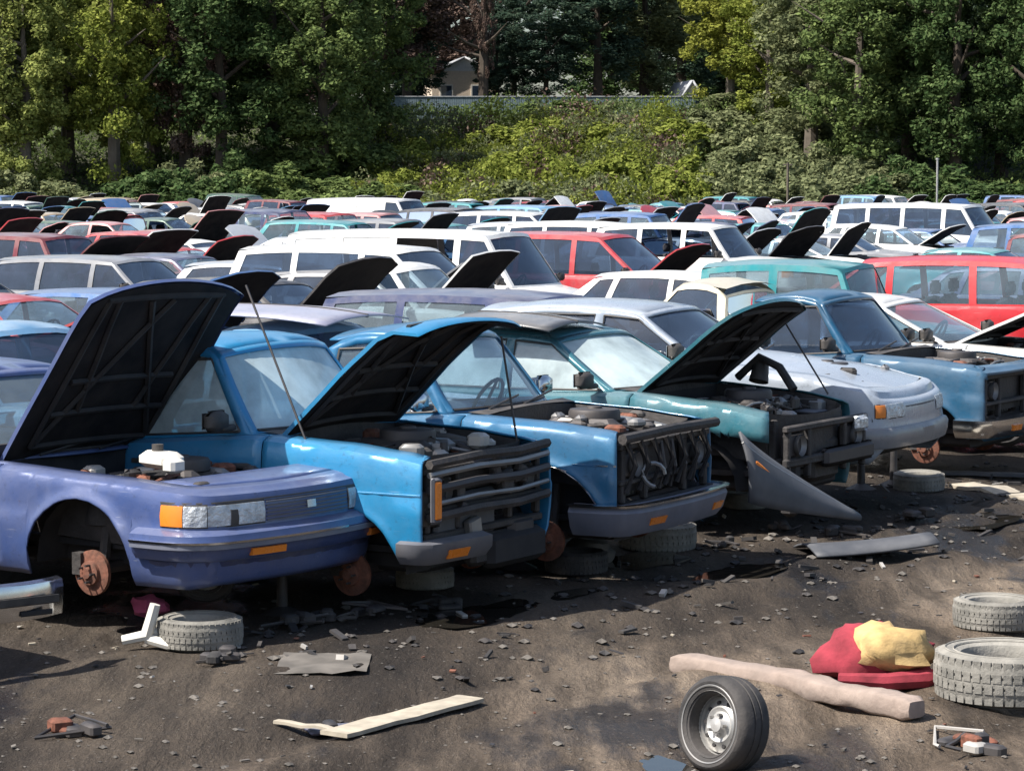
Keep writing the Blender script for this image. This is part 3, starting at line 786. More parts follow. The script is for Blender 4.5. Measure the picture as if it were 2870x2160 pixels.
def front_basic(g, root, o, res):
    """grille, headlights with amber corners, bumpers, tail lamps"""
    sp = g.sp; fo = sp['fo']; zt = g.zt(fo-.1); hw = g.hw
    w = hw*.97; z1 = zt-.07; z0 = z1-.15
    n = 6 if res >= 1 else 2
    for s in (-1, 1):
        lamp(g, root, 'headlight', s*w*.50, s*w*.86, z0, z1, 'headlight', n=n) if s > 0 else lamp(g, root, 'headlight', -w*.86, -w*.50, z0, z1, 'headlight', n=n)
        a, b = sorted((s*w*.87, s*(w+.12)))
        lamp(g, root, 'turn_signal', a, b, z0+.005, z1-.005, 'amber', n=n)
    m = MB(); sweep(m, g, [(-.02, z0), (.012, z0), (.012, z1), (-.02, z1)], -w*.48, w*.48, 'black_plastic', n*2)
    if res >= 1:
        for i in range(5):
            z = lerp(z0+.015, z1-.015, i/4); sweep(m, g, [(.012, z-.005), (.02, z-.004), (.02, z+.004), (.012, z+.005)], -w*.47, w*.47, o.get('grille', 'dark_metal'), 8)
    m.build('grille', root)
    zb = o.get('bump_z', (.42, .60))
    b = MB(); L = w+.55
    sweep(b, g, [(-.01, zb[0]-.06), (.06, zb[0]), (.085, (zb[0]+zb[1])/2), (.08, zb[1]-.02), (.03, zb[1]), (-.01, zb[1])], -(hw+sp['rf']*.4+.18), hw+sp['rf']*.4+.18, o.get('bump', 'grey_plastic'), 22 if res >= 1 else 8)
    b.build('bumper', root)
def rear_lamps(g, root, o, res):
    tot = g.arc[-1]
    if res >= 1 or True:
        for s in (-1, 1):
            P = tot-g.hw*.6; a, b = sorted((s*(tot-g.hw*.55), s*(tot-g.hw*.92)))
            try: lamp(g, root, 'tail_light', a, b, .62, .80, 'red_lens', n=3)
            except Exception: pass
    m = MB()
    for s in (-1, 1):
        a, b = sorted((s*(tot-.01), s*(tot-g.hw-.15)))
        sweep(m, g, [(-.01, .40), (.06, .42), (.07, .54), (-.01, .58)], a, b, o.get('bump', 'grey_plastic'), 8)
    m.build('rear_bumper', root)
def mirror(g, root, o):
    sp = g.sp
    for s in (-1, 1):
        m = MB(); x = sp['pillars'][0][0]-.13; y = s*(g.hw+.09); z = g.zt(x)+.11
        m.rbox((x, y, z), (.09, .2, .13), o.get('mirror', 'black_plastic'), .03); m.rbox((x+.01, s*(g.hw-.01), z-.05), (.05, .14, .04), 'black_plastic', .01)
        m.box((x-.047, y, z), (.004, .17, .10), 'chrome')
        m.build('mirror', root, smooth=50)
def build_car(name, kind, o, res=1., spmod=None):
    sp = dict(SPECS[kind]); sp.update(spmod or {})
    g = car_geo(sp, res); root = empty(name)
    root['kindname'] = kind
    make_body(g, root, o, res)
    greenhouse(g, root, o, res)
    hd = make_hood(g, root, o, res)
    deck(g, root, o, res)
    if o.get('hood', 'closed') != 'closed' or res >= 1: engine_bay(g, root, o, res)
    if res >= .9:
        interior(g, root, o, res)
        if o.get('load'):
            m = MB(); x1 = sp['pillars'][-1][0]; x0 = sp['cowl']; m.rbox(((x0+x1)/2-.5, 0, 1.0), (x0-x1-1.6, g.hw*1.5, 1.1), o['load'], .1); m.build('cargo', root)
    else:
        m = MB(); x1 = sp['pillars'][-1][0]; x0 = sp['cowl']
        m.box(((x0+x1)/2, 0, .62), (x0-x1+.1, g.hw*1.7, .5), 'underside')
        for xs in (x0-1.35, x0-2.3):
            if xs > x1:
                for s in (-1, 1): m.rbox((xs, s*.38, .98), (.14, .44, .5), 'seat_dark', .06)
        m.build('interior', root)
    if res >= 1: chassis(g, root, o, res)
    if not o.get('custom_front'): front_basic(g, root, o, res)
    rear_lamps(g, root, o, res)
    if o.get('mirrors', True) and res >= .9: mirror(g, root, o)
    ws = o.get('wheels', 'on')
    if ws == 'on':
        for xa in (0, -sp['wb']):
            for s in (-1, 1): make_wheel(root, (xa, s*(g.hw-.13), .30), s, sub=True, n=28 if res >= 1 else 12)
    elif ws == 'hubs':
        for xa in (0, -sp['wb']):
            for s in (-1, 1): make_hub(root, (xa, s*(g.hw-.10), .27), s)
    elif ws == 'none':
        pass
    return root, g, hd
# ---------------------------------------------------------------- the front row, car by car
LABELS = set()
def fw(psi): return Vector((math.cos(R(psi)), -math.sin(R(psi)), 0)), Vector((math.sin(R(psi)), math.cos(R(psi)), 0))
FOOT = []
def place_hub(root, g, hx, hd, psi, lift=0.):
    f, l = fw(psi)
    p = Vector((hx, hd, 0))+l*(g.hw-.1)
    root.location = (p.x, p.y, lift); root.rotation_euler = (0, 0, -R(psi))
    c = p+f*((g.sp['fo']+g.rear)/2)
    FOOT.append((c.x, c.y, (g.sp['fo']-g.rear)/2))
def rod(hd_parent, a, b, name='prop_rod'):
    m = MB(); m.tube([a, b], .0075, 'dark_metal', 6); return m.build(name, hd_parent)
# --- 1 periwinkle sedan
o = dict(paint='paint_periwinkle', hood=56, L=1.36, curl=.02, custom_front=True, wheels='hubs', seed=1, glass='glass', bump='bumper_blue')
root, g, hd = build_car('parked_car', 'sedan', o, 1., dict(fo=1.0, cowl=-.82, hoodlen=1.20, rf=.17, bow=.11, W=1.76, ar=.42, crown=.03,
    sh=[(-4, .88), (-1.2, .88), (-.8, .87), (.2, .835), (.7, .81), (1.0, .785)], pillars=[(-.90, -1.48, .07, .06), (-1.72, -1.72, .09, .08), (-2.55, -2.45, .10, .10), (-3.1, -2.75, .25, .16)], doors=[(-1.70, -.70), (-2.5, -1.72)]))
m = MB(); P = []
for i in range(5):
    row = []
    for j in range(13):
        v = -1+j/6; xf = 1.0-.158-.11*v*v-(.02 if abs(v) > .99 else 0); x = lerp(min(xf, .58-.10*v*v), xf, i/4); row.append((x, v*(g.hw*g.tap(x)-.168), g.zt(x)+.012+.02*(1-v*v)*(1-i/4)))
    P.append(row)
m.grid(P, 'paint_periwinkle', flip=True); m.build('header_panel', root, solid=.012)
z0, z1 = .60, .73
lamp(g, root, 'turn_signal', -1.05, -.90, z0, z1, 'amber')
lamp(g, root, 'corner_lamp', -.895, -.76, z0, z1, 'headlight')
lamp(g, root, 'headlight', -.755, -.34, z0, z1, 'headlight', out=.012)
lamp(g, root, 'lamp_bezel', -.60, -.55, z0-.004, z1-.03, 'black_plastic', out=.02)
lamp(g, root, 'headlight', .46, .80, z0, z1, 'headlight', out=.012)
lamp(g, root, 'turn_signal', .81, 1.0, z0, z1, 'headlight', out=.012)
m = MB(); sweep(m, g, [(-.02, z0), (.006, z0), (.006, z1), (-.02, z1)], -.33, .45, 'black_plastic', 16)
for i in range(6):
    z = lerp(z0+.012, z1-.012, i/5); sweep(m, g, [(.006, z-.004), (.014, z-.003), (.014, z+.003), (.006, z+.004)], -.32, .44, 'grey_plastic', 12)
m.build('grille', root)
m = MB(); sweep(m, g, [(.006, .652), (.02, .655), (.02, .70), (.006, .703)], .02, .10, 'chrome', 2); m.build('grille_emblem', root)
m = MB(); sweep(m, g, [(-.01, z1+.004), (.008, z1+.006), (.008, z1+.014), (-.01, z1+.016)], -1.06, 1.02, 'black_plastic', 24); m.build('lamp_trim', root)
PB = arc_of_x(g, .47, -1)
b = MB(); sweep(b, g, [(-.01, .40), (.035, .41), (.06, .45), (.07, .50), (.085, .52), (.075, .56), (.03, .585), (-.01, .59)], PB, 1.5, 'paint_periwinkle', 34)
bo = b.build('bumper', root, smooth=30)
b = MB(); sweep(b, g, [(.06, .478), (.094, .483), (.094, .512), (.06, .516)], PB+.01, 1.49, 'bumper_blue', 34); b.build('rub_strip', bo)
b = MB(); sweep(b, g, [(.05, .512), (.100, .514), (.102, .526), (.05, .530)], PB+.01, .3, 'chrome', 20); b.build('trim_strip', bo)
for a, bb in ((-.50, -.24), (.60, .78)):
    b = MB(); sweep(b, g, [(.05, .425), (.078, .428), (.082, .468), (.05, .474)], a, bb, 'amber', 5); b.build('marker_lamp', bo)
b = MB(); sweep(b, g, [(-.10, .27), (-.03, .25), (.0, .32), (.01, .40), (-.05, .41)], PB+.08, 1.35, 'paint_navy', 26); b.build('valance', root)
b = MB(); b.rbox((.25, -.42, .93), (.30, .16, .10), 'white_plastic', .03, Matrix.Rotation(R(-14), 4, 'Z')); b.rbox((.42, -.50, .91), (.10, .12, .09), 'white_plastic', .02); b.lathe([(.0001, .03), (.035, .03), (.035, -.02)], 'black_plastic', 14, Matrix.Rotation(R(90), 4, 'X'), (.22, -.42, .99)); b.build('coolant_bottle', root)
rod(root, (.56, .62, .86), (.02, .62, 1.93))
place_hub(root, g, -2.50, 16.35, 35.5, .10)
tag(root, 'periwinkle blue sedan with wide black-lined open hood and amber-tipped headlights', 'car', 'front row of stripped cars')
CAR1 = root
# --- 0 pickup mostly outside the left edge: only its bumper end shows, and its shade falls on the dirt
def car0():
    o = dict(paint='paint_charcoal', hood='closed', custom_front=True, wheels='on', seed=31, glass='glass')
    root, g, hd = build_car('parked_pickup', 'pickup', o, 1., dict(W=1.70, H=1.66))
    place_hub(root, g, -4.62, 14.35, 40, .02)
    bpy.context.view_layer.update()
    return root
CAR0 = car0()
tag(CAR0, 'pickup nearly all outside the left edge, only its chrome bumper end visible', 'pickup', 'front row of stripped cars')
# --- trucks helper
def stripped_front(g, root, lampside=True):
    fo, hw, zt = g.sp['fo'], g.hw, g.zt(g.sp['fo'])
    m = MB()
    for z, t in ((zt-.06, .05), (zt-.30, .04), (.52, .05)):
        m.rbox((fo-.12, 0, z), (.05, hw*1.72, t), 'engine_grime', .01)
    for y in (-hw*.8, -hw*.38, hw*.38, hw*.8): m.rbox((fo-.125, y, zt-.25), (.05, .05, .38), 'engine_grime', .01)
    m.build('grille_support', root)
    for s in (-1, 1):
        b = MB(); b.rbox((fo-.16, s*hw*.60, zt-.19), (.08, .30, .20), 'dark_metal', .03); b.lathe([(.06, .02), (.075, .0), (.08, -.03)], 'dull_metal', 18, Matrix.Rotation(R(90), 4, 'Z'), (fo-.11, s*hw*.60, zt-.19)); b.build('headlamp_bucket', root)
# --- 2 sky blue pickup
SH = [(-5, 1.02), (-1.7, 1.02), (-.7, 1.09), (0, 1.06), (.4, 1.02), (.62, .985)]
PIL = [(-.74, -1.10, .075, .06), (-1.72, -1.66, .09, .1)]
o = dict(paint='paint_sky_blue', hood=46, L=1.22, curl=.15, custom_front=True, wheels='hubs', seed=2, front_open=(.2, 1.2, 1.02), glass='glass_dusty', mirror='black_plastic')
root, g, hd = build_car('parked_pickup', 'pickup', o, 1., dict(fo=.64, cowl=-.56, sh=SH, pillars=PIL, doors=[(-1.70, -.60)], H=1.66, W=1.64, rf=.06, bow=.04))
stripped_front(g, root)
m = MB(); m.rbox((.50, -.20, .62), (.05, .70, .30), 'panel_grey', .02); m.rbox((.52, -.62, .70), (.04, .22, .24), 'dark_metal', .02); m.build('condenser', root)
m = MB(); m.rbox((.63, -.70, .76), (.03, .075, .24), 'amber', .012); m.rbox((.62, -.70, .76), (.03, .11, .28), 'grey_plastic', .015); m.build('turn_signal', root)
b = MB(); sweep(b, g, [(-.02, .36), (.05, .37), (.075, .43), (.06, .50), (-.02, .52)], -.95, -.15, 'grey_plastic', 12); bo = b.build('bumper', root)
b = MB(); sweep(b, g, [(.07, .40), (.088, .40), (.088, .455), (.07, .455)], -.62, -.42, 'amber', 3); b.build('marker_lamp', bo)
m = MB(); m.rbox((.45, .45, .40), (.22, .30, .3), 'dark_metal', .04); m.rbox((.5, .1, .38), (.1, .5, .2), 'engine_grime', .03); m.build('steering_gear', root)
for zz, mt, rr_ in ((.92, 'dull_metal', .020), (.83, 'dark_metal', .028), (.74, 'dull_metal', .016), (.66, 'engine_grime', .03), (.985, 'engine_grime', .03)):
    m = MB(); m.tube([(.585, -.72, zz-.01), (.61, -.2, zz+.01), (.60, .3, zz-.005), (.57, .72, zz+.01)], rr_, mt, 6); m.build('grille_bar', root)
rq = random.Random(6)
for i in range(9):
    m = MB(); y = rq.uniform(-.6, .65); m.rbox((.56, y, rq.uniform(.5, .93)), (.06, rq.uniform(.04, .16), rq.uniform(.04, .14)), rq.choice(['engine_grime', 'dark_metal', 'black_plastic', 'dull_metal']), .012, Matrix.Rotation(rq.uniform(-.5, .5), 4, 'X')); m.build('broken_bracket', root)
m = MB(); m.rbox((.52, .35, .36), (.14, .7, .22), 'underside', .04); m.build('lower_crossmember', root)
rod(root, (.40, .62, 1.0), (.28, .62, 1.68))
for s in (-1,):
    m = MB(); sweep(m, g, [(.0, .985-.20), (.012, .988-.20), (.012, .996-.20), (.0, 1.0-.20)], -g.hw-.50, -g.hw*.98, 'paint_sky_blue', 10); m.build('crease', root)
place_hub(root, g, -1.0, 17.0, 31, .0)
tag(root, 'sky blue pickup, hood raised, grille gone, tall orange turn signal on its corner', 'pickup', 'front row of stripped cars')
# --- 3 blue pickup
o = dict(paint='paint_truck_blue', hood='missing', custom_front=True, wheels='hubs', seed=5, front_open=(.5, 1.2, 1.0), glass='glass_clear', mirror='chrome')
root, g, hd = build_car('parked_pickup', 'pickup', o, 1., dict(fo=.66, cowl=-.48, sh=SH, pillars=PIL, doors=[(-1.70, -.60)], H=1.64, W=1.66, rf=.10, bow=.05, ar=.50))
stripped_front(g, root)
b = MB(); sweep(b, g, [(-.01, .33), (.06, .34), (.10, .40), (.10, .50), (.07, .54), (-.01, .55)], -1.12, 1.12, 'bumper_blue', 26); bo = b.build('bumper', root)
b = MB(); sweep(b, g, [(.06, .535), (.105, .537), (.108, .552), (.06, .556)], -1.12, 1.12, 'chrome', 26); b.build('bumper_trim', bo)
for a, bb in ((-.55, -.35), (.45, .62)):
    b = MB(); sweep(b, g, [(.07, .40), (.108, .40), (.108, .45), (.07, .45)], a, bb, 'amber', 3); b.build('marker_lamp', bo)
m = MB(); m.tube([(.64+.05*math.cos(t*.5), -.38+.07*math.cos(t*.45), .72+.08*math.sin(t*.45)) for t in range(11)], .014, 'dull_metal', 6); m.build('headlamp_ring', root)
m = MB(); m.tube([(.59, -.76, .985), (.61, 0, 1.0), (.59, .76, .985)], .035, 'engine_grime', 8); m.build('header_bar', root)
for i in range(7):
    m = MB(); m.tube([(.58, -.66+i*.2, .95), (.62, -.62+i*.2, .80), (.57, -.66+i*.2, .62)], .020, 'underside', 6); m.build('grille_bracket', root)
for i in range(4):
    m = MB(); m.tube([(.56, -.1+i*.17, .92), (.60, -.12+i*.17, .74), (.55, -.1+i*.18, .60)], .016, 'dark_metal', 6); m.build('grille_bracket', root)
for s in (-1, 1):
    m = MB(); pts = []
    for i in range(15):
        a = math.pi*(.02+.96*i/14); x = -(.50)*math.cos(a); z = .30+.50*math.sin(a); p = arc_of_x(g, x, s); q = PS(g, p, z, .014); pts.append(q)
    m.tube(pts, .014, 'chrome', 6); m.build('arch_trim', root)
m = MB(); sweep(m, g, [(.0, .80), (.010, .803), (.010, .812), (.0, .815)], -g.hw-2.6, -g.hw*.98, 'chrome', 30); m.build('side_trim', root)
place_hub(root, g, .22, 18.55, 28, .0)
tag(root, 'darker blue pickup with its hood missing and a chrome-topped bumper still on', 'pickup', 'front row of stripped cars')
# --- 4 sea green sedan
o = dict(paint='paint_sea_green', hood=43, L=1.12, custom_front=True, wheels='hubs', seed=8, front_open=(.2, 1.1, 1.12), glass='glass_dusty', no_right_fender=True)
root, g, hd = build_car('parked_car', 'sedan', o, 1., dict(fo=.88, W=1.70, sh=[(-4, .98), (-1.2, .98), (-.6, 1.0), (.2, .95), (.88, .84)], H=1.45, cowl=-.52, pillars=[(-.70, -1.30, .07, .06), (-1.62, -1.62, .09, .08), (-2.5, -2.4, .10, .10), (-3.0, -2.7, .25, .16)], doors=[(-1.6, -.5), (-2.5, -1.62)]))
stripped_front(g, root)
m = MB(); m.rbox((.78, .35, .52), (.08, .9, .14), 'dark_metal', .03); m.rbox((.70, -.5, .36), (.12, .14, .5), 'underside', .03); m.rbox((.62, .1, .5), (.2, .5, .34), 'engine_grime', .04); m.build('bumper_beam', root)
m = MB(); m.rbox((.80, .55, .74), (.06, .22, .12), 'headlight', .03); m.build('headlight', root)
m = MB(); m.lathe([(.0001, .06), (.06, .05), (.07, -.02), (.08, -.1)], 'black_plastic', 16, Matrix.Rotation(R(70), 4, 'X'), (-.1, .62, 1.12)); m.build('wiper_motor', root)
m = MB(); m.tube([(.25, .5, .98), (.1, .55, 1.15), (-.1, .6, 1.22), (-.3, .62, 1.05)], .035, 'black_plastic', 8); m.build('intake_duct', root)
rod(root, (.5, .6, .95), (.15, .55, 1.50))
place_hub(root, g, 1.36, 20.9, 31, .06)
tag(root, 'sea green sedan with its whole nose stripped off and black hood raised', 'car', 'front row of stripped cars')
# --- 5 silver sedan
o = dict(paint='paint_silver_blue', hood='closed', custom_front=True, wheels='hubs', seed=9, glass='glass_dark')
root, g, hd = build_car('parked_car', 'sedan', o, 1., dict(fo=.92, W=1.72, rf=.16, bow=.09, fb=.40, sh=[(-4, 1.0), (-1.2, 1.0), (-.6, 1.0), (.2, .93), (.7, .83), (.92, .74)], H=1.45, cowl=-.60, crown=.06, pillars=[(-.74, -1.35, .07, .06), (-1.66, -1.66, .09, .08), (-2.5, -2.4, .10, .10), (-3.0, -2.7, .25, .16)], doors=[(-1.64, -.55), (-2.5, -1.66)]))
for s in (-1, 1):
    a, b_ = sorted((s*.72, s*.81)); lamp(g, root, 'turn_signal', a, b_, .61, .72, 'amber')
    a, b_ = sorted((s*.40, s*.71)); lamp(g, root, 'headlight', a, b_, .605, .725, 'headlight')
    a, b_ = sorted((s*.37, s*.84)); m = MB(); sweep(m, g, [(-.02, .575), (.006, .578), (.006, .745), (-.02, .747)], a, b_, 'black_plastic', 8); m.build('lamp_bezel', root)
m = MB(); sweep(m, g, [(-.02, .60), (.006, .60), (.006, .69), (-.02, .69)], -.36, .36, 'grey_plastic', 12); m.build('grille', root)
b = MB(); sweep(b, g, [(-.02, .36), (.04, .37), (.05, .43), (.05, .50), (.03, .53), (-.01, .54)], -1.3, 1.3, 'paint_grey', 30); b.build('bumper', root)
place_hub(root, g, 2.20, 22.45, 27, .18)
tag(root, 'silver sedan with closed gleaming hood and dark nose bumper, between green and blue wrecks', 'car', 'front row of stripped cars')
# --- 6 mid blue pickup
o = dict(paint='paint_mid_blue', hood='missing', custom_front=True, wheels='hubs', seed=12, front_open=(.5, .93, .95), glass='glass_dark', mirror='black_plastic')
root, g, hd = build_car('parked_pickup', 'pickup', o, 1., dict(fo=.66, cowl=-.48, sh=SH, pillars=PIL, doors=[(-1.70, -.60)], H=1.62, W=1.66, ar=.42))
stripped_front(g, root)
b = MB(); sweep(b, g, [(-.01, .38), (.07, .39), (.10, .46), (.09, .55), (-.01, .57)], -1.05, 1.05, 'chrome', 22); bo = b.build('bumper', root)
b = MB(); sweep(b, g, [(.08, .44), (.112, .44), (.112, .49), (.08, .49)], -.42, -.25, 'amber', 3); b.build('marker_lamp', bo)
place_hub(root, g, 3.72, 25.0, 31, .0)
tag(root, 'mid blue pickup with empty engine bay showing, chrome bumper, beside the silver sedan', 'pickup', 'front row of stripped cars')
# --- 7 white coupe
o = dict(paint='paint_white', hood=27, custom_front=False, wheels='on', seed=14, glass='glass_clear', seat='seat_red')
root, g, hd = build_car('parked_car', 'coupe', o, 1., dict(fo=.95, cowl=-.55, H=1.40, sh=[(-4, .98), (-1.0, .96), (-.5, .97), (.3, .93), (.95, .8)], pillars=[(-.62, -1.38, .05, .05), (-1.9, -1.85, .10, .08), (-3.05, -2.5, .22, .14)]))
place_hub(root, g, 4.85, 27.3, 28, .08)
tag(root, 'white coupe with black-backed hood up and red seats behind its raked windshield', 'car', 'front row of stripped cars')
# ---------------------------------------------------------------- cars behind: specials taken one by one from the photograph
PROTO = {}
LASTCAR = [None]
def proto(kind, hood, res, wheels, glass='glass_dark', extra=()):
    k = (kind, hood, res, wheels, glass, tuple(extra))
    if k not in PROTO:
        o = dict(paint='paint_white', hood=hood, glass=glass, wheels=wheels, seed=len(PROTO)); o.update(dict(extra))
        nm = {'pickup': 'parked_pickup', 'van': 'parked_van', 'minivan': 'parked_minivan', 'suv': 'parked_suv'}.get(kind, 'parked_car')
        root, g, hd = build_car(nm, kind, o, res)
        PROTO[k] = [root, g, False]
    return PROTO[k]
def paint_it(root, name):
    for c in root.children_recursive:
        if c.type != 'MESH': continue
        for i, s in enumerate(c.material_slots):
            mt = c.data.materials[i]
            if mt and mt.name.startswith('paint_'):
                s.link = 'OBJECT'; s.material = M[name]
def put_car(kind, colour, x, y, psi, hood='closed', res=.9, wheels='none', glass='glass_dark', label=None, group=None, lift=0., centre=True, extra=()):
    pr = proto(kind, hood, res, wheels, glass, extra)
    if not pr[2]: root = pr[0]; pr[2] = True
    else: root = copy_tree(pr[0])
    g = pr[1]; f, l = fw(psi)
    cx = (g.sp['pillars'][0][1]+g.sp['pillars'][-1][1])/2
    p = Vector((x, y, 0))-f*cx if centre else Vector((x, y, 0))
    root.location = (p.x, p.y, lift); root.rotation_euler = (0, 0, -R(psi))
    paint_it(root, 'paint_'+colour)
    c = p+f*((g.sp['fo']+g.rear)/2); FOOT.append((c.x, c.y, (g.sp['fo']-g.rear)/2))
    cat = {'pickup': 'pickup', 'van': 'van', 'minivan': 'minivan', 'suv': 'suv'}.get(kind, 'car')
    tag(root, label, cat, group or 'cars crowded in the salvage yard')
    LASTCAR[0] = root
    return root
def special(px, py, kind, colour, label, hood='closed', psi=30, lift=0., H=None, **k):
    h = H or SPECS[kind]['H']+lift; d = F/((py-HOR)/(CH-h))
    x = PX(px, d)
    return put_car(kind, colour, x, d, psi, hood, label=label, lift=lift, res=.9 if d < 60 else .8, wheels=k.pop('wheels', 'hubs' if d < 60 else 'none'), **k)
special(1000, 628, 'minivan', 'navy', 'low dark blue minivan right behind the two blue pickups, roof shining', 50, 29, H=1.49, lift=-.26, glass='glass')
special(640, 690, 'pickup', 'light blue', 'pale blue pickup parked straight behind the sky blue pickup', 'closed', 31, H=1.62)
special(-10, 700, 'pickup', 'light blue', 'light blue pickup cut off by the left edge behind the periwinkle sedan', 'closed', 33, H=1.60)
special(-70, 632, 'hatchback', 'red', 'red hatchback at the left edge with its hood tilted up', 24, 30, H=1.42, glass='glass_clear')
special(1712, 564, 'jeep', 'teal', 'boxy green-teal jeep with tall blue windows left of the red wagon', 'closed', 24, H=1.76, glass='glass')
special(2085, 556, 'wagon', 'bright_red', 'bright red wagon with thick red pillars, at the right edge', 'closed', 205, H=1.76, lift=.28, glass='glass_clear')
special(740, 530, 'minivan', 'white', 'white minivan with blue side windows just left of the open-sided van', 'closed', 27, H=1.74)
special(890, 497, 'van', 'white', 'long white van with its side door gone and rust-brown inside', 'closed', 27, H=1.86, lift=-.16, extra=(('blank', (2, 3)), ('missing', ((1, -1),)), ('load', 'rust')))
special(1450, 483, 'suv', 'white', 'tall white suv with dark side opening right of the red minivan', 'closed', 27, H=1.84, lift=.12, extra=(('missing', ((0, -1), (1, -1))),))
special(1200, 506, 'minivan', 'red', 'red minivan between two white vans, black hood raised', 48, 28, H=1.72)
special(560, 570, 'hatchback', 'silver', 'small silver hatchback with wide black hood raised left of the white minivan', 42, 26, H=1.36)
special(745, 590, 'sedan', 'grey', 'grey sedan with narrow black hood raised in front of the white minivan', 46, 26, H=1.36)
special(340, 549, 'sedan', 'navy', 'dark blue sedan with curved roof and pale windows behind the tallest black hood', 'closed', 28, H=1.40, glass='glass_clear')
special(175, 556, 'wagon', 'grey', 'mid grey dusty wagon between the red hatchback and dark blue sedan', 'closed', 28, H=1.46)
special(285, 497, 'sedan', 'red', 'red sedan with pale hood and blue windows in the left middle rows', 'closed', 30, H=1.44)
special(395, 512, 'coupe', 'white', 'small white coupe next to the red sedan in the left middle rows', 'closed', 30, H=1.38)
special(40, 505, 'suv', 'maroon', 'maroon suv with hood up near the left edge', 40, 30, H=1.72)
special(2095, 532, 'coupe', 'teal', 'bright teal coupe whose curved roof shows above the red wagon', 'closed', 28, H=1.36)
special(1965, 439, 'van', 'white', 'long white passenger van with a row of four dark windows at far right', 'closed', 30, H=2.03)
special(790, 428, 'van', 'white', 'bare white box-like van furthest left of the far white vans', 'closed', 30, H=2.02, extra=(('blank', (1, 2, 3)),))
special(1080, 455, 'minivan', 'white', 'white minivan in the far rows below the yellow-green bushes', 'closed', 22, H=1.78)
special(1240, 478, 'minivan', 'white', 'white minivan half hidden by the tall white suv', 'closed', 28, H=1.76)
special(30, 431, 'suv', 'white', 'white suv in the last row at the left edge', 'closed', 30, H=1.80)
special(610, 459, 'wagon', 'white', 'white wagon with blue windows in the far left rows', 'closed', 30, H=1.52)
special(960, 437, 'sedan', 'red', 'red sedan in the far rows beside the bare white van', 'closed', 30, H=1.44)
special(1580, 424, 'minivan', 'teal', 'teal minivan in the last row below the yellow tree', 'closed', 30, H=1.76)
special(1545, 463, 'sedan', 'white', 'white sedan right of the tall white suv in the far rows', 'closed', 30, H=1.42)
special(2180, 420, 'suv', 'blue', 'blue suv in the last row at the right edge', 'closed', 30, H=1.78)
special(1890, 415, 'pickup', 'cream', 'cream pickup with its hood up in the last row near the metal pole', 45, 30, H=1.65)
special(1440, 590, 'sedan', 'white', 'white sedan below the tall white suv, hood panel bright', 'closed', 30, H=1.28, lift=-.1)
special(1560, 600, 'pickup', 'cream', 'cream pickup with boxy cab left of the green-teal jeep', 'closed', 210, H=1.62)
# ---- rest of the rows
def free(c, ln, psi):
    f, l = fw(psi)
    for (x, y, h) in FOOT:
        dd = Vector((x-c[0], y-c[1], 0))
        if abs(dd.dot(f)) < (h+ln)*1.0 and abs(dd.dot(l)) < 1.9: return False
    return True
KINDS_W = ['sedan']*4+['long_sedan']*4+['compact']*3+['hatchback']*3+['coupe']*3+['wagon']*3+['minivan']*2+['suv']*2+['pickup']*4
COLS_W = ['white']*7+['silver']*3+['grey']*2+['charcoal', 'charcoal', 'black', 'navy', 'blue', 'light blue', 'red', 'red', 'red', 'maroon', 'maroon', 'faded pink', 'faded pink', 'teal', 'dark green', 'tan', 'blue']
SLOTS = []
f, l = fw(31)
Q0 = Vector((.2, 18.5, 0))
off = 5.6; rowi = 0
r3 = random.Random(21)
while off < 150:
    for k in range(-70, 75):
        p = Q0+l*(k*2.45)-f*off
        if not (22 < p.y < 147) or abs(p.x-0.) > .188*p.y+2.5: continue
        kind = r3.choice(KINDS_W)
        if p.y < 50 and kind in ('van', 'minivan', 'suv'): kind = r3.choice(['sedan', 'hatchback', 'coupe', 'wagon'])
        g_ln = (SPECS[kind]['fo']+SPECS[kind]['wb']+SPECS[kind]['ro'])/2
        j = Vector((r3.uniform(-.12, .12), r3.uniform(-.25, .25), 0)); psi = 31+r3.gauss(0, 5)+(180 if r3.random() < .18 else 0)
        c = p+j
        colour = r3.choice(COLS_W); hood = r3.choice(['closed', 'missing', 50, 46, 58, 58, 50, 46, 40])
        if 33 < p.y < 75 and 1050 < 1106+p.x/p.y*F < 1800 and r3.random() < .6: colour = r3.choice(['white', 'white', 'silver', 'grey', 'navy', 'charcoal'])
        if 1800 < 1106+p.x/p.y*F and p.y < 40: continue
        if not free(c, g_ln, psi): continue
        FOOT.append((c.x, c.y, g_ln))
        SLOTS.append([c, kind, colour, hood, psi, rowi])
    off += 5.35+(2.2 if rowi % 2 else .2); rowi += 1
ADJ = {'white': ['white', 'dusty white'], 'silver': ['silver', 'dull silver'], 'grey': ['grey', 'mid grey'], 'blue': ['blue', 'strong blue'], 'light blue': ['light blue', 'pale blue'], 'red': ['red', 'sunlit red']}
KN = {'long_sedan': 'long boxy sedan', 'compact': 'small hatchback', 'jeep': 'jeep', 'sedan': 'sedan', 'hatchback': 'hatchback', 'coupe': 'coupe', 'wagon': 'station wagon', 'minivan': 'minivan', 'suv': 'suv', 'pickup': 'pickup', 'van': 'van'}
HN = {58: 'hood upright', 50: 'hood straight up', 40: 'hood raised', 'closed': 'hood shut', 'missing': 'hood gone', 46: 'hood wide open', 32: 'hood half open'}
usedl = set()
print('filler cars', len(SLOTS))
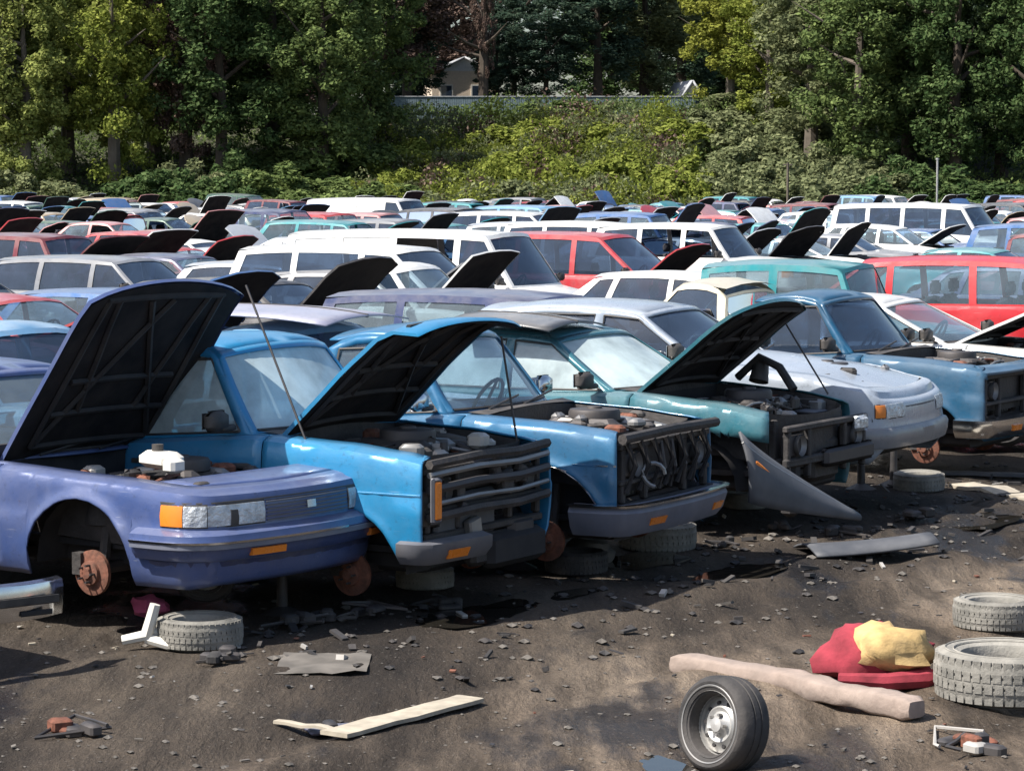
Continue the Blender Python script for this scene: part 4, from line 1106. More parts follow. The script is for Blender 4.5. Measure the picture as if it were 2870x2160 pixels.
for idx, (c, kind, colour, hood, psi, rw) in enumerate(SLOTS):
    px = 1106+c.x/c.y*F; side = 'far left' if px < 370 else 'left' if px < 800 else 'centre' if px < 1350 else 'right' if px < 1800 else 'far right'
    dep = 'nearer' if c.y < 48 else 'middle' if c.y < 85 else 'farther' if c.y < 118 else 'last'
    same = [s for s in SLOTS if s is not SLOTS[idx] and (s[0]-c).length < 6.2]
    same.sort(key=lambda s: (s[0]-c).length)
    cands = []
    for s in same:
        rel = 'left of' if (s[0].x/s[0].y > c.x/c.y) else 'right of'
        cands.append('%s %s, %s, %s %s %s, %s %s rows' % (colour, KN[kind], HN[hood], rel, s[2], KN[s[1]], dep, side))
    cands.append('%s %s with %s facing %s in the %s %s rows' % (colour, KN[kind], HN[hood], 'left' if psi > 100 else 'right', dep, side))
    if len(same) > 1:
        cands.append('%s %s, %s, between %s %s and %s %s, %s %s rows' % (colour, KN[kind], HN[hood], same[0][2], KN[same[0][1]], same[1][2], KN[same[1][1]], dep, side))
    if len(same) > 2:
        cands.append('%s %s, %s, near %s %s and %s %s, %s %s rows' % (colour, KN[kind], HN[hood], same[0][2], KN[same[0][1]], same[2][2], KN[same[2][1]], dep, side))
    lab = next((q for q in cands if q not in usedl and len(q.split()) <= 16), cands[-1])
    usedl.add(lab)
    FOOT_n = len(FOOT)
    g_mid = (SPECS[kind]['fo']-SPECS[kind]['wb']-SPECS[kind]['ro'])/2
    ff, _ = fw(psi); org = c-ff*g_mid
    if c.y < 34 and kind in ('pickup', 'suv'): hood = 'closed'
    put_car(kind, colour, org.x, org.y, psi, hood, res=.9 if c.y < 42 else .8, wheels='hubs' if c.y < 42 else 'none', glass=r3.choice(['glass_dark', 'glass', 'glass_clear']) if c.y < 42 else r3.choice(['glass_dark', 'glass', 'glass_clear']), label=lab, centre=False, lift=r3.choice([0, .05, .1]),
        extra=r3.choice([(), (), (('missing', ((0, -1),)),), (('no_windshield', True),)]))
    cr = col.objects[-1] if False else LASTCAR[0]; cr.scale = (r3.uniform(.95, 1.04), 1, r3.uniform(.90, 1.02)); cr.rotation_euler[0] = R(r3.gauss(0, 1.2)); cr.rotation_euler[1] = R(r3.gauss(0, 1.2))
# ---------------------------------------------------------------- ground
def gz(x, y):
    d = noise.noise(Vector((x*.5, y*.5, 0)))*.04+noise.noise(Vector((x*1.5+5, y*1.5, 3)))*.034
    d += noise.noise(Vector((x*4, y*4, 9)))*.015
    u = (Vector((x, y, 0))-Vector((.2, 18.5, 0))).dot(Vector((.857, -.515, 0)))   # across the aisle
    for c in (1.5, 2.2, 3.6, 4.4): d -= .045*math.exp(-((u-c+.25*noise.noise(Vector((x*.2, y*.2, c))))/.16)**2)
    return d*(1 if y < 60 else 0)
xs = [-900, -300, -120, -60, -30, -16, -10, -8]+[-7+.085*i for i in range(176)]+[9, 12, 18, 32, 60, 120, 300, 900]
ys = [-200, 0, 6, 10]+[11.5+.085*i for i in range(206)]+[30, 31, 33, 36, 40, 46, 60, 90, 130, 160, 400, 2200]
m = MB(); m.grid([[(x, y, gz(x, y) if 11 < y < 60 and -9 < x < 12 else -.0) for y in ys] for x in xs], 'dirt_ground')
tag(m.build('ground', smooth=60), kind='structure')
def gp(px, py, z=0): 
    p = G(px, py); return Vector((p.x, p.y, gz(p.x, p.y)+z))
# gravel: small stones, one mass
m = MB(); rg = random.Random(5)
def stone(mb, c, r, rr_, mat='stone'):
    vs = []
    for v in ((1, 0, 0), (-1, 0, 0), (0, 1, 0), (0, -1, 0), (0, 0, 1), (0, 0, -1), (.7, .7, .5), (-.7, .7, .4), (.7, -.7, .4), (-.7, -.7, .5)):
        k = r*rr_.uniform(.7, 1.15); vs.append((c[0]+v[0]*k, c[1]+v[1]*k, c[2]+v[2]*k*.6))
    mb.add(vs, [(4, 6, 0), (4, 8, 0), (4, 6, 2), (4, 7, 2), (4, 7, 1), (4, 9, 1), (4, 9, 3), (4, 8, 3), (6, 0, 2), (7, 2, 1), (9, 1, 3), (8, 3, 0), (0, 2, 5), (2, 1, 5), (1, 3, 5), (3, 0, 5)], mat)
for i in range(1500):
    d = 12+14*rg.random()**1.3; x = rg.uniform(-.2, .2)*d
    stone(m, (x, d, gz(x, d)+.002), rg.choice([.005, .006, .008, .011, .015, .024])*rg.uniform(.7, 1.3), rg)
tag(m.build('gravel', smooth=0), kind='stuff')
m = MB()
for i in range(240):
    d = 12.5+12*rg.random(); x = rg.uniform(-.2, .2)*d; a = rg.uniform(0, 3.14); L_ = rg.uniform(.012, .05); c = Vector((x, d, gz(x, d)+.012))
    m.box(c, (L_, rg.uniform(.006, .025), rg.uniform(.003, .012)), rg.choice(['bare_alloy', 'black_plastic', 'underside', 'dark_metal', 'dark_metal', 'wood_pale', 'rust', 'stone', 'stone']), Matrix.Rotation(a, 4, 'Z') @ Matrix.Rotation(rg.uniform(-.3, .3), 4, 'X'))
tag(m.build('litter', smooth=0), kind='stuff')
# dense dark rubble along the noses of the front row
m = MB(); fwd = Vector((.857, -.515, 0)); lat = Vector((.515, .857, 0))
for i in range(380):
    p = Vector((.2, 18.5, 0))+lat*rg.uniform(-3.5, 9)+fwd*(rg.gauss(.75, .75)); z = gz(p.x, p.y)
    if rg.random() < .7: stone(m, (p.x, p.y, z+.005), rg.uniform(.012, .05), rg, rg.choice(['stone', 'engine_grime', 'rubber', 'engine_grime', 'underside']))
    else: m.box((p.x, p.y, z+.02), (rg.uniform(.03, .16), rg.uniform(.01, .05), rg.uniform(.006, .03)), rg.choice(['engine_grime', 'dark_metal', 'rubber', 'underside', 'black_plastic', 'engine_grime', 'bare_alloy']), Matrix.Rotation(rg.uniform(0, 3.1), 4, 'Z') @ Matrix.Rotation(rg.uniform(-.5, .5), 4, 'Y'))
tag(m.build('rubble', smooth=0), kind='stuff')
# ---------------------------------------------------------------- loose things on the ground
def lying_tyre(px, py, k, label, name='loose_tyre', rim=False, tilt=(0, 0), mat='dusty_rubber', z=None, group='loose tyres on the ground', rimmat='rim_steel'):
    """px, py = where its centre meets the ground"""
    p = gp(px, py); root = empty(name, (p.x, p.y, p.z+.105*k if z is None else z))
    w = MB(); w.lathe([(a, b) for a, b in TYRE], mat, 40, Matrix.Scale(k, 4))
    for q in range(44):
        a = 2*math.pi*q/44
        for h in (-.072, -.024, .024, .072):
            Mq = Matrix.Scale(k, 4) @ Matrix.Rotation(-a-(.03 if h > 0 else 0), 4, 'Y'); w.box(Mq @ Vector((.307 if abs(h) < .05 else .301, h, 0)), (.014, .038, .034), mat, Mq)
    w.lathe([(.262, -.1065), (.266, -.110), (.270, -.1065)], mat, 40, Matrix.Scale(k, 4)); w.lathe([(.225, -.098), (.229, -.104), (.233, -.100)], mat, 40, Matrix.Scale(k, 4))
    w.lathe([(.262, .1065), (.266, .110), (.270, .1065)], mat, 40, Matrix.Scale(k, 4)); w.lathe([(.225, .098), (.229, .104), (.233, .100)], mat, 40, Matrix.Scale(k, 4))
    w.build('tread', root, smooth=35)
    if rim:
        r = MB(); Mx = Matrix.Scale(k, 4) @ Matrix.Rotation(math.pi, 4, 'Z')
        r.lathe(RIM, rimmat, 32, Mx); r.lathe(RIMB, rimmat, 32, Mx)
        for i in range(8):
            a = math.pi/4*i; r.lathe([(.0001, -.004), (.018, -.004), (.02, .004)], 'underside', 8, Mx, Mx @ Vector((.135*math.cos(a), -.053, .135*math.sin(a))))
        r.build('rim', root, smooth=30)
    root.rotation_euler = (R(90)+tilt[0], tilt[1], 0)
    return tag(root, label, 'tyre', group)
# the standing wheel in the foreground
p = gp(1562, 1632)
root = empty('loose_wheel', (p.x, p.y, p.z+.215))
kk = .74
w = MB(); w.lathe(TYRE, 'rubber', 48, Matrix.Scale(kk, 4)); w.build('tyre', root, smooth=35)
w = MB(); w.lathe([(.238, -.104), (.246, -.106), (.25, -.103)], 'dull_metal', 48, Matrix.Scale(kk, 4)); w.build('whitewall_ring', root)
r = MB(); Mx = Matrix.Scale(kk, 4); r.lathe([(.212, -.095), (.218, -.083), (.200, -.07), (.192, -.03), (.182, .01), (.15, .0), (.11, -.03), (.085, -.02), (.06, -.035), (.045, -.055), (.0001, -.06)], 'rim_steel', 40, Mx); r.lathe(RIMB, 'rim_steel', 40, Mx)
for i in range(10):
    a = math.pi/5*i; r.lathe([(.0001, -.004), (.014, -.004), (.016, .004)], 'underside', 8, Mx, Mx @ Vector((.14*math.cos(a), -.014, .14*math.sin(a))))
rob = r.build('rim', root, smooth=30)
for i in range(5):
    a = math.pi*2/5*i; n = MB(); n.lathe([(.0001, -.018), (.010, -.018), (.011, .01)], 'dull_metal', 6, Mx, Mx @ Vector((.066*math.cos(a), -.045, .066*math.sin(a)))); n.build('lug_nut', rob)
root.rotation_euler = (R(-9), 0, R(-50)); root.scale = (1, 1.25, 1)
tag(root, 'wheel standing upright in the dirt, black tyre round a pale steel rim', 'wheel')
lying_tyre(2150, 1352, .82, 'dusty tan tyre lying flat above the bigger pale tyre at right edge')
lying_tyre(2175, 1500, 1.22, 'big pale sunlit tyre lying flat at the right edge beside the red bundle')
lying_tyre(1420, 1182, .92, 'grey tyre lying flat under the nose of the darker blue pickup', tilt=(.02, .03))
lying_tyre(1395, 1150, .62, 'pale steel rim with thin tyre stacked on the flat tyre under the blue pickup', name='loose_wheel', rim=True, tilt=(.5, .35), z=.33, group='loose wheels under cars')
lying_tyre(918, 1268, .62, 'small sandy tyre lying flat under the sky blue pickup')
lying_tyre(1610, 1100, .60, 'half-buried tyre lying by the grey leaning panel')
lying_tyre(1985, 1055, .72, 'dusty tyre lying flat under the silver sedan', tilt=(.03, 0))
lying_tyre(432, 1398, .80, 'pale tyre lying flat under the periwinkle sedan')
lying_tyre(440, 1345, .66, 'steel wheel propped on the pale tyre under the periwinkle sedan', name='loose_wheel', rim=True, tilt=(-1.0, .25), z=.32, mat='rubber', group='loose wheels under cars')
lying_tyre(1245, 1235, .7, 'dark half-sunk tyre lying between the two blue pickups', mat='rubber')
# stacks of rims as stands under the cars (mostly in shadow)
def stand(px, py, h, label, wx=.2):
    p = gp(px, py); m = MB(); n = 3
    m.lathe([(.0001, h), (.06, h), (.06, h-.03), (.03, h-.05), (.035, .05), (.12, .01), (.14, 0)], 'dark_metal', 12, Matrix.Rotation(R(90), 4, 'X'))
    o = m.build('jack_stand', loc=(p.x, p.y, p.z)); return tag(o, label, 'jack stand', 'stands under stripped cars')
stand(610, 1330, .40, 'rusty stand under the middle of the periwinkle sedan nose')
stand(1120, 1225, .40, 'dark stand under the far corner of the sky blue pickup')
stand(1480, 1130, .40, 'dark stand under the far corner of the darker blue pickup')
stand(1860, 1055, .45, 'dark stand under the stripped sea green sedan')
stand(1930, 1050, .40, 'dark stand under the near side of the silver sedan')
# white suspension arm and bits under the sedan
def scrap(px, py, label, fn, name, cat, z=0, rz=0, group=None):
    p = gp(px, py, z); m = MB(); fn(m); o = m.build(name, loc=p, rot=(0, 0, rz), smooth=40); return tag(o, label, cat, group)
scrap(325, 1405, 'white forked metal bracket lying under the periwinkle sedan', lambda m: (m.tube([(-.16, 0, .05), (-.02, 0, .08), (.03, 0, .26)], [.03, .04, .03], 'white_plastic', 8), m.tube([(-.02, 0, .06), (.12, -.05, .03)], .03, 'white_plastic', 8), m.tube([(.0, .02, .1), (.15, .1, .05)], .025, 'white_plastic', 8)), 'metal_bracket', 'bracket')
def rag(m, r=.11, mat='cloth_pink', seed=1, flat=.55):
    rr = random.Random(seed); P = []
    for i in range(9):
        row = []
        for j in range(17):
            th = math.pi*i/8; ph = 2*math.pi*j/16; v = Vector((math.sin(th)*math.cos(ph), math.sin(th)*math.sin(ph), math.cos(th)))
            k = r*(1+.45*noise.noise(v*1.7+Vector((seed, 0, 0)))+.18*noise.noise(v*5+Vector((0, seed, 0)))); row.append((v.x*k, v.y*k, v.z*k*flat+r*flat*.8))
        P.append(row)
    m.grid(P, mat)
scrap(322, 1345, 'crumpled pink rag caught beneath the periwinkle sedan', lambda m: rag(m), 'cloth_rag', 'rag', z=.05)
# plank with lit face behind the standing wheel
def plank(a, b, w, h, mat, label, name='wooden_plank', z=0., group=None, warp=.01, cat='plank'):
    A, B = gp(*a), gp(*b); d = B-A; L_ = d.length; u = d.normalized(); n = Vector((-u.y, u.x, 0)); m = MB(); P = []
    rr = random.Random(int(a[0])); N = 12
    for i in range(N+1):
        c = A+d*(i/N)+Vector((0, 0, z+warp*noise.noise(Vector((i*.4, a[0], 0))))); e = rr.uniform(-.004, .004)
        ring = [c+n*(w+e), c+n*(w+e)+Vector((0, 0, h*.9)), c+n*(w*.92)+Vector((0, 0, h)), c+n*.01+Vector((0, 0, h)), c+Vector((0, 0, h*.92)), c+Vector((0, 0, 0)), c+n*(w+e)]
        P.append([q-A for q in ring])
    m.grid(P, mat); k = 6
    m.add(P[0][:k], [tuple(range(k))], mat); m.add(P[-1][:k], [tuple(range(k-1, -1, -1))], mat)
    o = m.build(name, loc=A, smooth=30); return tag(o, label, cat, group)
A, B = gp(1462, 1442), gp(2000, 1550); dd = B-A; n_ = Vector((-dd.y, dd.x, 0)).normalized(); m = MB(); P = []
for i in range(41):
    u = i/40; c = A+dd*u+n_*(.05*math.sin(u*5)+.02*math.sin(u*17)); r_ = .070*(1+.14*noise.noise(Vector((u*9, 0, 1)))+.06*math.sin(u*46))*(1 if 0 < i < 40 else .72)
    row = []
    for j in range(15):
        a_ = 2*math.pi*j/14; k_ = r_*(1+.14*noise.noise(Vector((u*14, math.cos(a_)*1.5, math.sin(a_)*1.5)))); sq = lambda q_: math.copysign(abs(q_)**.45, q_); row.append(c-A+n_*sq(math.cos(a_))*k_*1.15+Vector((0, 0, .058+sq(math.sin(a_))*k_*.80)))
    P.append(row)
m.grid(P, 'roll_cloth'); m.add(P[0][:14], [tuple(range(14))], 'roll_cloth'); m.add(P[-1][:14], [tuple(range(13, -1, -1))], 'roll_cloth')
o = m.build('padded_strip', loc=A, smooth=70); tag(o, 'long dirty pinkish-beige padded strip sagging on the dirt behind the standing wheel', 'padded strip')
plank((750, 1594), (1045, 1517), .17, .022, 'wood_pale', 'pale plank lying on bare dirt in front of the cars', z=.015, group='planks on the dirt')
plank((590, 1562), (770, 1585), .05, .016, 'wood_pale', 'thin pale slat running up to the blue-black scrap piece', z=.008, group='planks on the dirt')
plank((2050, 1055), (2260, 1085), .30, .03, 'wood_pale', 'curved pale board lying near the right edge below the cars', z=.02, group='planks on the dirt', warp=.05)
plank((2030, 1025), (2230, 1030), .12, .03, 'panel_grey', 'dark slat lying above the curved pale board at the right', z=.02, group='planks on the dirt')
scrap(735, 1560, 'blue-black metal bracket lying beside the pale plank', lambda m: (m.rbox((0, 0, .025), (.34, .16, .03), 'paint_navy', .012), m.rbox((-.05, .01, .05), (.06, .11, .03), 'dark_metal', .01), m.tube([(.06, 0, .05), (.12, .02, .02)], .012, 'dark_metal', 6)), 'metal_scrap', 'scrap', rz=.3)
def puddle(px, py, rx, ry, ang, seed, dz=.012):
    p = G(px, py); m = MB(); vs = [Vector((0, 0, 0))]; N = 40
    for i in range(N):
        a = 2*math.pi*i/N; k = 1+.35*noise.noise(Vector((math.cos(a)*1.3, math.sin(a)*1.3, seed)))+.12*noise.noise(Vector((math.cos(a)*4, math.sin(a)*4, seed)))
        vs.append(Vector((math.cos(a)*rx*k, math.sin(a)*ry*k, 0)))
    m.add(vs, [(0, i+1, (i+1) % N+1) for i in range(N)], 'puddle_water'); Rz = Matrix.Rotation(ang, 3, 'Z')
    zs = [gz(p.x+(Rz @ v).x, p.y+(Rz @ v).y) for v in vs]
    o = m.build('puddle', smooth=0, loc=(p.x, p.y, sum(zs)/len(zs)+dz), rot=(0, 0, ang)); tag(o, kind='structure')
puddle(1440, 1640, .11, .28, .35, 1, .015)
puddle(1370, 1215, .30, .55, -.5, 2); puddle(1600, 1235, .22, .6, -.55, 3, .005); puddle(1000, 1330, .25, .6, -.6, 4, .005); puddle(1800, 1100, .2, .45, -.5, 5, .005)
puddle(1180, 1290, .16, .5, -.7, 6, .004); puddle(2120, 1120, .25, .7, -.5, 7, .004)
scrap(700, 1441, 'flat dirty grey sheet pressed into the dirt in front of the periwinkle sedan', lambda m: m.grid([[((i/8-.5)*.5, (j/6-.5)*.7*(1-.2*(i/8)), .018+.02*noise.noise(Vector((i*.5, j*.5, 2)))) for j in range(7)] for i in range(9)], 'stone'), 'flat_sheet', 'sheet')
# red and yellow bundle
root = empty('foam_bundle', gp(1895, 1472)); root.scale = (1.15, 1.1, 1.18); rb = MB(); rag(rb, .25, 'cloth_red', 4, .52); ro = rb.build('red_cover', root, smooth=60); ro.scale = (1.05, .7, 1); ro.location = (-.03, .02, 0)
rb = MB(); rag(rb, .21, 'foam_yellow', 9, .60); yo = rb.build('foam_block', root, smooth=60); yo.scale = (1.0, .72, .95); yo.location = (.055, -.05, .055)
rb = MB(); rb.tube([(-.2, -.16, .03), (0, -.2, .025), (.2, -.16, .03), (.27, -.1, .04)], [.03, .04, .045, .03], 'cloth_red', 8); rb.build('hem', root)
tag(root, 'torn yellow foam bursting from a crimson cover on the dirt', 'foam bundle')
# leaning grey panel with orange reflector
A_, B_ = Vector((1.62, 19.75, 0)), Vector((2.50, 20.45, 0)); dA = (B_-A_); LA = dA.length
m = MB(); P = []
for i in range(15):
    u = i/14; row = []; zt_ = lerp(.90, .26, u**.85); zb_ = lerp(.40, .19, u**.8)
    for j in range(8):
        v = j/7; row.append((u*LA, .05*math.sin(v*math.pi)*-1-(1-v)*.10, lerp(zb_, zt_, v)))
    P.append(row)
m.grid(P, 'panel_grey')
o = m.build('loose_bumper_cover', solid=.02, rot=(0, 0, math.atan2(dA.y, dA.x)), loc=A_)
q = MB(); Mr = Matrix.Rotation(R(34), 4, 'Y'); q.rbox((.20, -.075, .60), (.30, .03, .04), 'amber', .01, Mr); q.build('reflector', o)
q = MB(); q.tube([P[i][6] for i in range(15)], .012, 'dull_metal', 6); q.build('trim', o)
tag(o, 'grey bumper cover with orange reflector leaning under the sea green sedan', 'bumper cover')
# flat dark panel on the ground
def curved(m, L_=.95, W_=.5, hgt=.10, mat='panel_grey', n=10):
    P = [[((i/n-.5)*L_, (j/6-.5)*W_*(1-.3*(i/n)), .02+hgt*math.sin(math.pi*j/6)*.5+hgt*.6*(i/n)**2) for j in range(7)] for i in range(n+1)]
    m.grid(P, mat); 
p = gp(1875, 1195); m = MB(); curved(m, .95, .55); o = m.build('loose_fender', loc=(p.x, p.y, p.z+.01), rot=(0, 0, R(12)), solid=.015); tag(o, 'grey curved fender panel lying alone in the open dirt aisle', 'fender')
p = gp(1270, 1215); m = MB(); rag(m, .20, 'stone', 12, .5); o = m.build('boulder', loc=p, smooth=60); tag(o, 'grey lumpy rock in front of the sky blue pickup', 'rock')
# chrome bumper end, left edge
A = G(-260, 1450); A = Vector((-3.35, 14.15, 0)); 
root = empty('bumper'); root.parent = CAR0; root.matrix_world = Matrix.Translation((-3.05, 14.75, 0)) @ Matrix.Rotation(R(41), 4, 'Z')
m = MB(); prof = [(0, .50), (-.05, .49), (-.06, .45), (-.055, .36), (-.045, .30), (0, .29)]
P = []
for i in range(13):
    u = i/12; x = lerp(-.9, .78, u); bend = .10*max(0, (u-.8)/.2)**2
    P.append([(x, y+bend+(.08 if False else 0), z) for y, z in prof])
m.grid(P, 'chrome'); m.build('chrome_face', root, solid=.006)
m = MB(); m.rbox((-.06, -.066, .405), (1.5, .014, .05), 'black_plastic', .005); m.build('rub_strip', root)
m = MB(); m.rbox((.55, -.058, .335), (.2, .012, .03), 'underside', .004); m.build('slot', root)
m = MB(); m.tube([(-.5, 0, .4), (-.5, .12, .2), (-.5, .2, .0)], .03, 'dark_metal', 7); m.tube([(.3, .0, .4), (.3, .12, .2), (.3, .2, .0)], .03, 'dark_metal', 7); m.build('bumper_bracket', root)
# a few bigger individual scraps
def chunk(m, seed, mats=('dark_metal', 'rubber', 'engine_grime')):
    rr = random.Random(seed)
    for i in range(4):
        m.rbox((rr.uniform(-.1, .1), rr.uniform(-.07, .07), rr.uniform(.02, .06)), (rr.uniform(.05, .16), rr.uniform(.04, .12), rr.uniform(.03, .08)), rr.choice(mats), .012, Matrix.Rotation(rr.uniform(0, 3), 4, 'Z'))
    pts = [(rr.uniform(-.2, .2), rr.uniform(-.2, .2), rr.uniform(.01, .08)) for _ in range(4)]
    m.tube(pts, .01, rr.choice(mats), 5)
for i, (px, py, lab) in enumerate([(160, 1590, 'tangle of rusty wire and metal at the lower left'), (700, 1350, 'dark engine scrap lying before the rusty brake disc'), (640, 1365, 'greasy metal lump by the stand under the periwinkle sedan'), (800, 1340, 'loose hose and bracket in shadow by the sky blue pickup'), (2090, 1590, 'broken plastic bits and wire under the big pale tyre'), (1700, 1150, 'dark parts heap left of the lone fender'), (1560, 1180, 'black hose piece in front of the darker blue pickup'), (1980, 1120, 'small scrap piece behind the lone fender'), (950, 1310, 'grimy casting below the sky blue pickup bumper'), (1820, 1160, 'black chunk touching the lone fender'), (2120, 1620, 'thin bent wires near the bottom right corner'), (470, 1440, 'flat dark shard by the pale tyre under the sedan')]):
    scrap(px, py, lab, lambda m: chunk(m, i*7+3, ('rust', 'dark_metal', 'bare_alloy') if i in (0, 4, 10, 12) else ('dark_metal', 'rubber', 'engine_grime')), 'scrap_piece', 'scrap', rz=i*.7, group='scraps strewn over the dirt')
# ---------------------------------------------------------------- hillside, fence, house, trees
def hz(x, y):
    t = max(0, min(1, (y-160)/38)); t = t*t*(3-2*t)
    return t*7.0+noise.noise(Vector((x*.07, y*.07, 0)))*1.0*min(1, t*3)-.3*(t < .01)
m = MB(); m.grid([[(x*4, 156+y*3, hz(x*4, 156+y*3)) for y in range(0, 60)] for x in range(-30, 31)], 'hill_earth'); tag(m.build('hillside', smooth=60), kind='structure')
LM = {}
def crown_mesh(key, mat, rx, rz, n, leaf, seed, clumps=46, droop=0., bottom=.0):
    """leaf faces in uneven clumps inside an egg of half-width rx, height 2*rz; base at z=0"""
    rr = random.Random(seed); m = MB(); 
    cs = []
    for i in range(clumps):
        for _ in range(20):
            v = Vector((rr.gauss(0, 1), rr.gauss(0, 1), rr.gauss(0, 1))).normalized()*rr.uniform(.25, 1)**.6
            k = 1+.35*noise.noise(v*2+Vector((seed, 0, 0)))
            c = Vector((v.x*rx*k, v.y*rx*k, v.z*rz*k+rz))
            if c.z > bottom: break
        cs.append((c, rr.uniform(.12, .30)*rx))
    vs = []; fs = []
    for i in range(n):
        c, r = rr.choice(cs)
        v = Vector((rr.gauss(0, 1), rr.gauss(0, 1), rr.gauss(0, 1))).normalized(); p = c+v*r*rr.random()**.4*Vector((1, 1, .8)).length/1.62
        p.z -= droop*rr.random()
        a = Vector((rr.gauss(0, 1), rr.gauss(0, 1), rr.gauss(0, .7)-.2)).normalized(); b = (a.cross(v+Vector((.01, 0, .3)))).normalized(); s = leaf*rr.uniform(.5, 1.25)
        o_ = len(vs); vs += [p-a*s*.6, p+b*s*.33, p+a*s*.6, p-b*s*.33+v*s*.08]; fs.append((o_, o_+1, o_+2, o_+3))
    m.v = [tuple(v) for v in vs]; m.f = fs; m.mats = [mat]; m.m = [0]*len(fs)
    return m
def trunk_mesh(h, r, seed, mat='bark', limbs=7, lean=0.):
    rr = random.Random(seed); m = MB()
    pts = [Vector((lean*h*t*t+rr.uniform(-.1, .1)*t*h*.12, rr.uniform(-.1, .1)*t, h*t)) for t in [0, .15, .35, .55, .75, 1]]
    m.tube(pts, [r*1.25, r, r*.85, r*.65, r*.42, r*.12], mat, 8)
    for i in range(limbs):
        t = rr.uniform(.3, .85); b = pts[0].lerp(pts[-1], t); b.x = lean*h*t*t; a = rr.uniform(0, 6.28); L_ = h*rr.uniform(.18, .34)
        e = b+Vector((math.cos(a)*L_, math.sin(a)*L_, L_*rr.uniform(.3, 1)))
        m.tube([b, b.lerp(e, .5)+Vector((0, 0, -.05*L_)), e], [r*.4, r*.26, r*.05], mat, 6)
    return m
TP = {}
def tree(px, d, top_h, rx, kind, label, cat='tree', base=None, seed=0, trunkmat='bark', cbase=.25, group='trees on the hillside', name='broadleaf_tree', leaf=.42, n=5200, lean=0.):
    """top_h: total height of the tree; crown starts at cbase*height"""
    x = PX(px, d); zb = hz(x, d) if base is None else base
    root = empty(name, (x, d, zb-.1), seed*1.3)
    key = (kind, name, seed % 3, n)
    if key not in TP:
        mm = crown_mesh(key, kind, 3., 8., n, leaf, hash(name) % 7*0+seed*11+len(kind), clumps=150)
        TP[key] = mm.build('crown', root, smooth=0); c = TP[key]
    else:
        c = TP[key].copy(); col.objects.link(c); c.parent = root
    hc = top_h*(1-cbase)/16.
    c.scale = (rx/3., rx/3., hc); c.location = (lean*top_h*.5, 0, top_h*cbase)
    tk = ('trunk', trunkmat, seed % 3, round(lean, 1))
    if tk not in TP: TP[tk] = trunk_mesh(10., .26, seed+3, trunkmat, lean=lean).build('trunk', root); t = TP[tk]
    else: t = TP[tk].copy(); col.objects.link(t); t.parent = root
    t.scale = (top_h/10.*.9,)*2+(top_h/10.*.86,)
    return tag(root, label, cat, group)
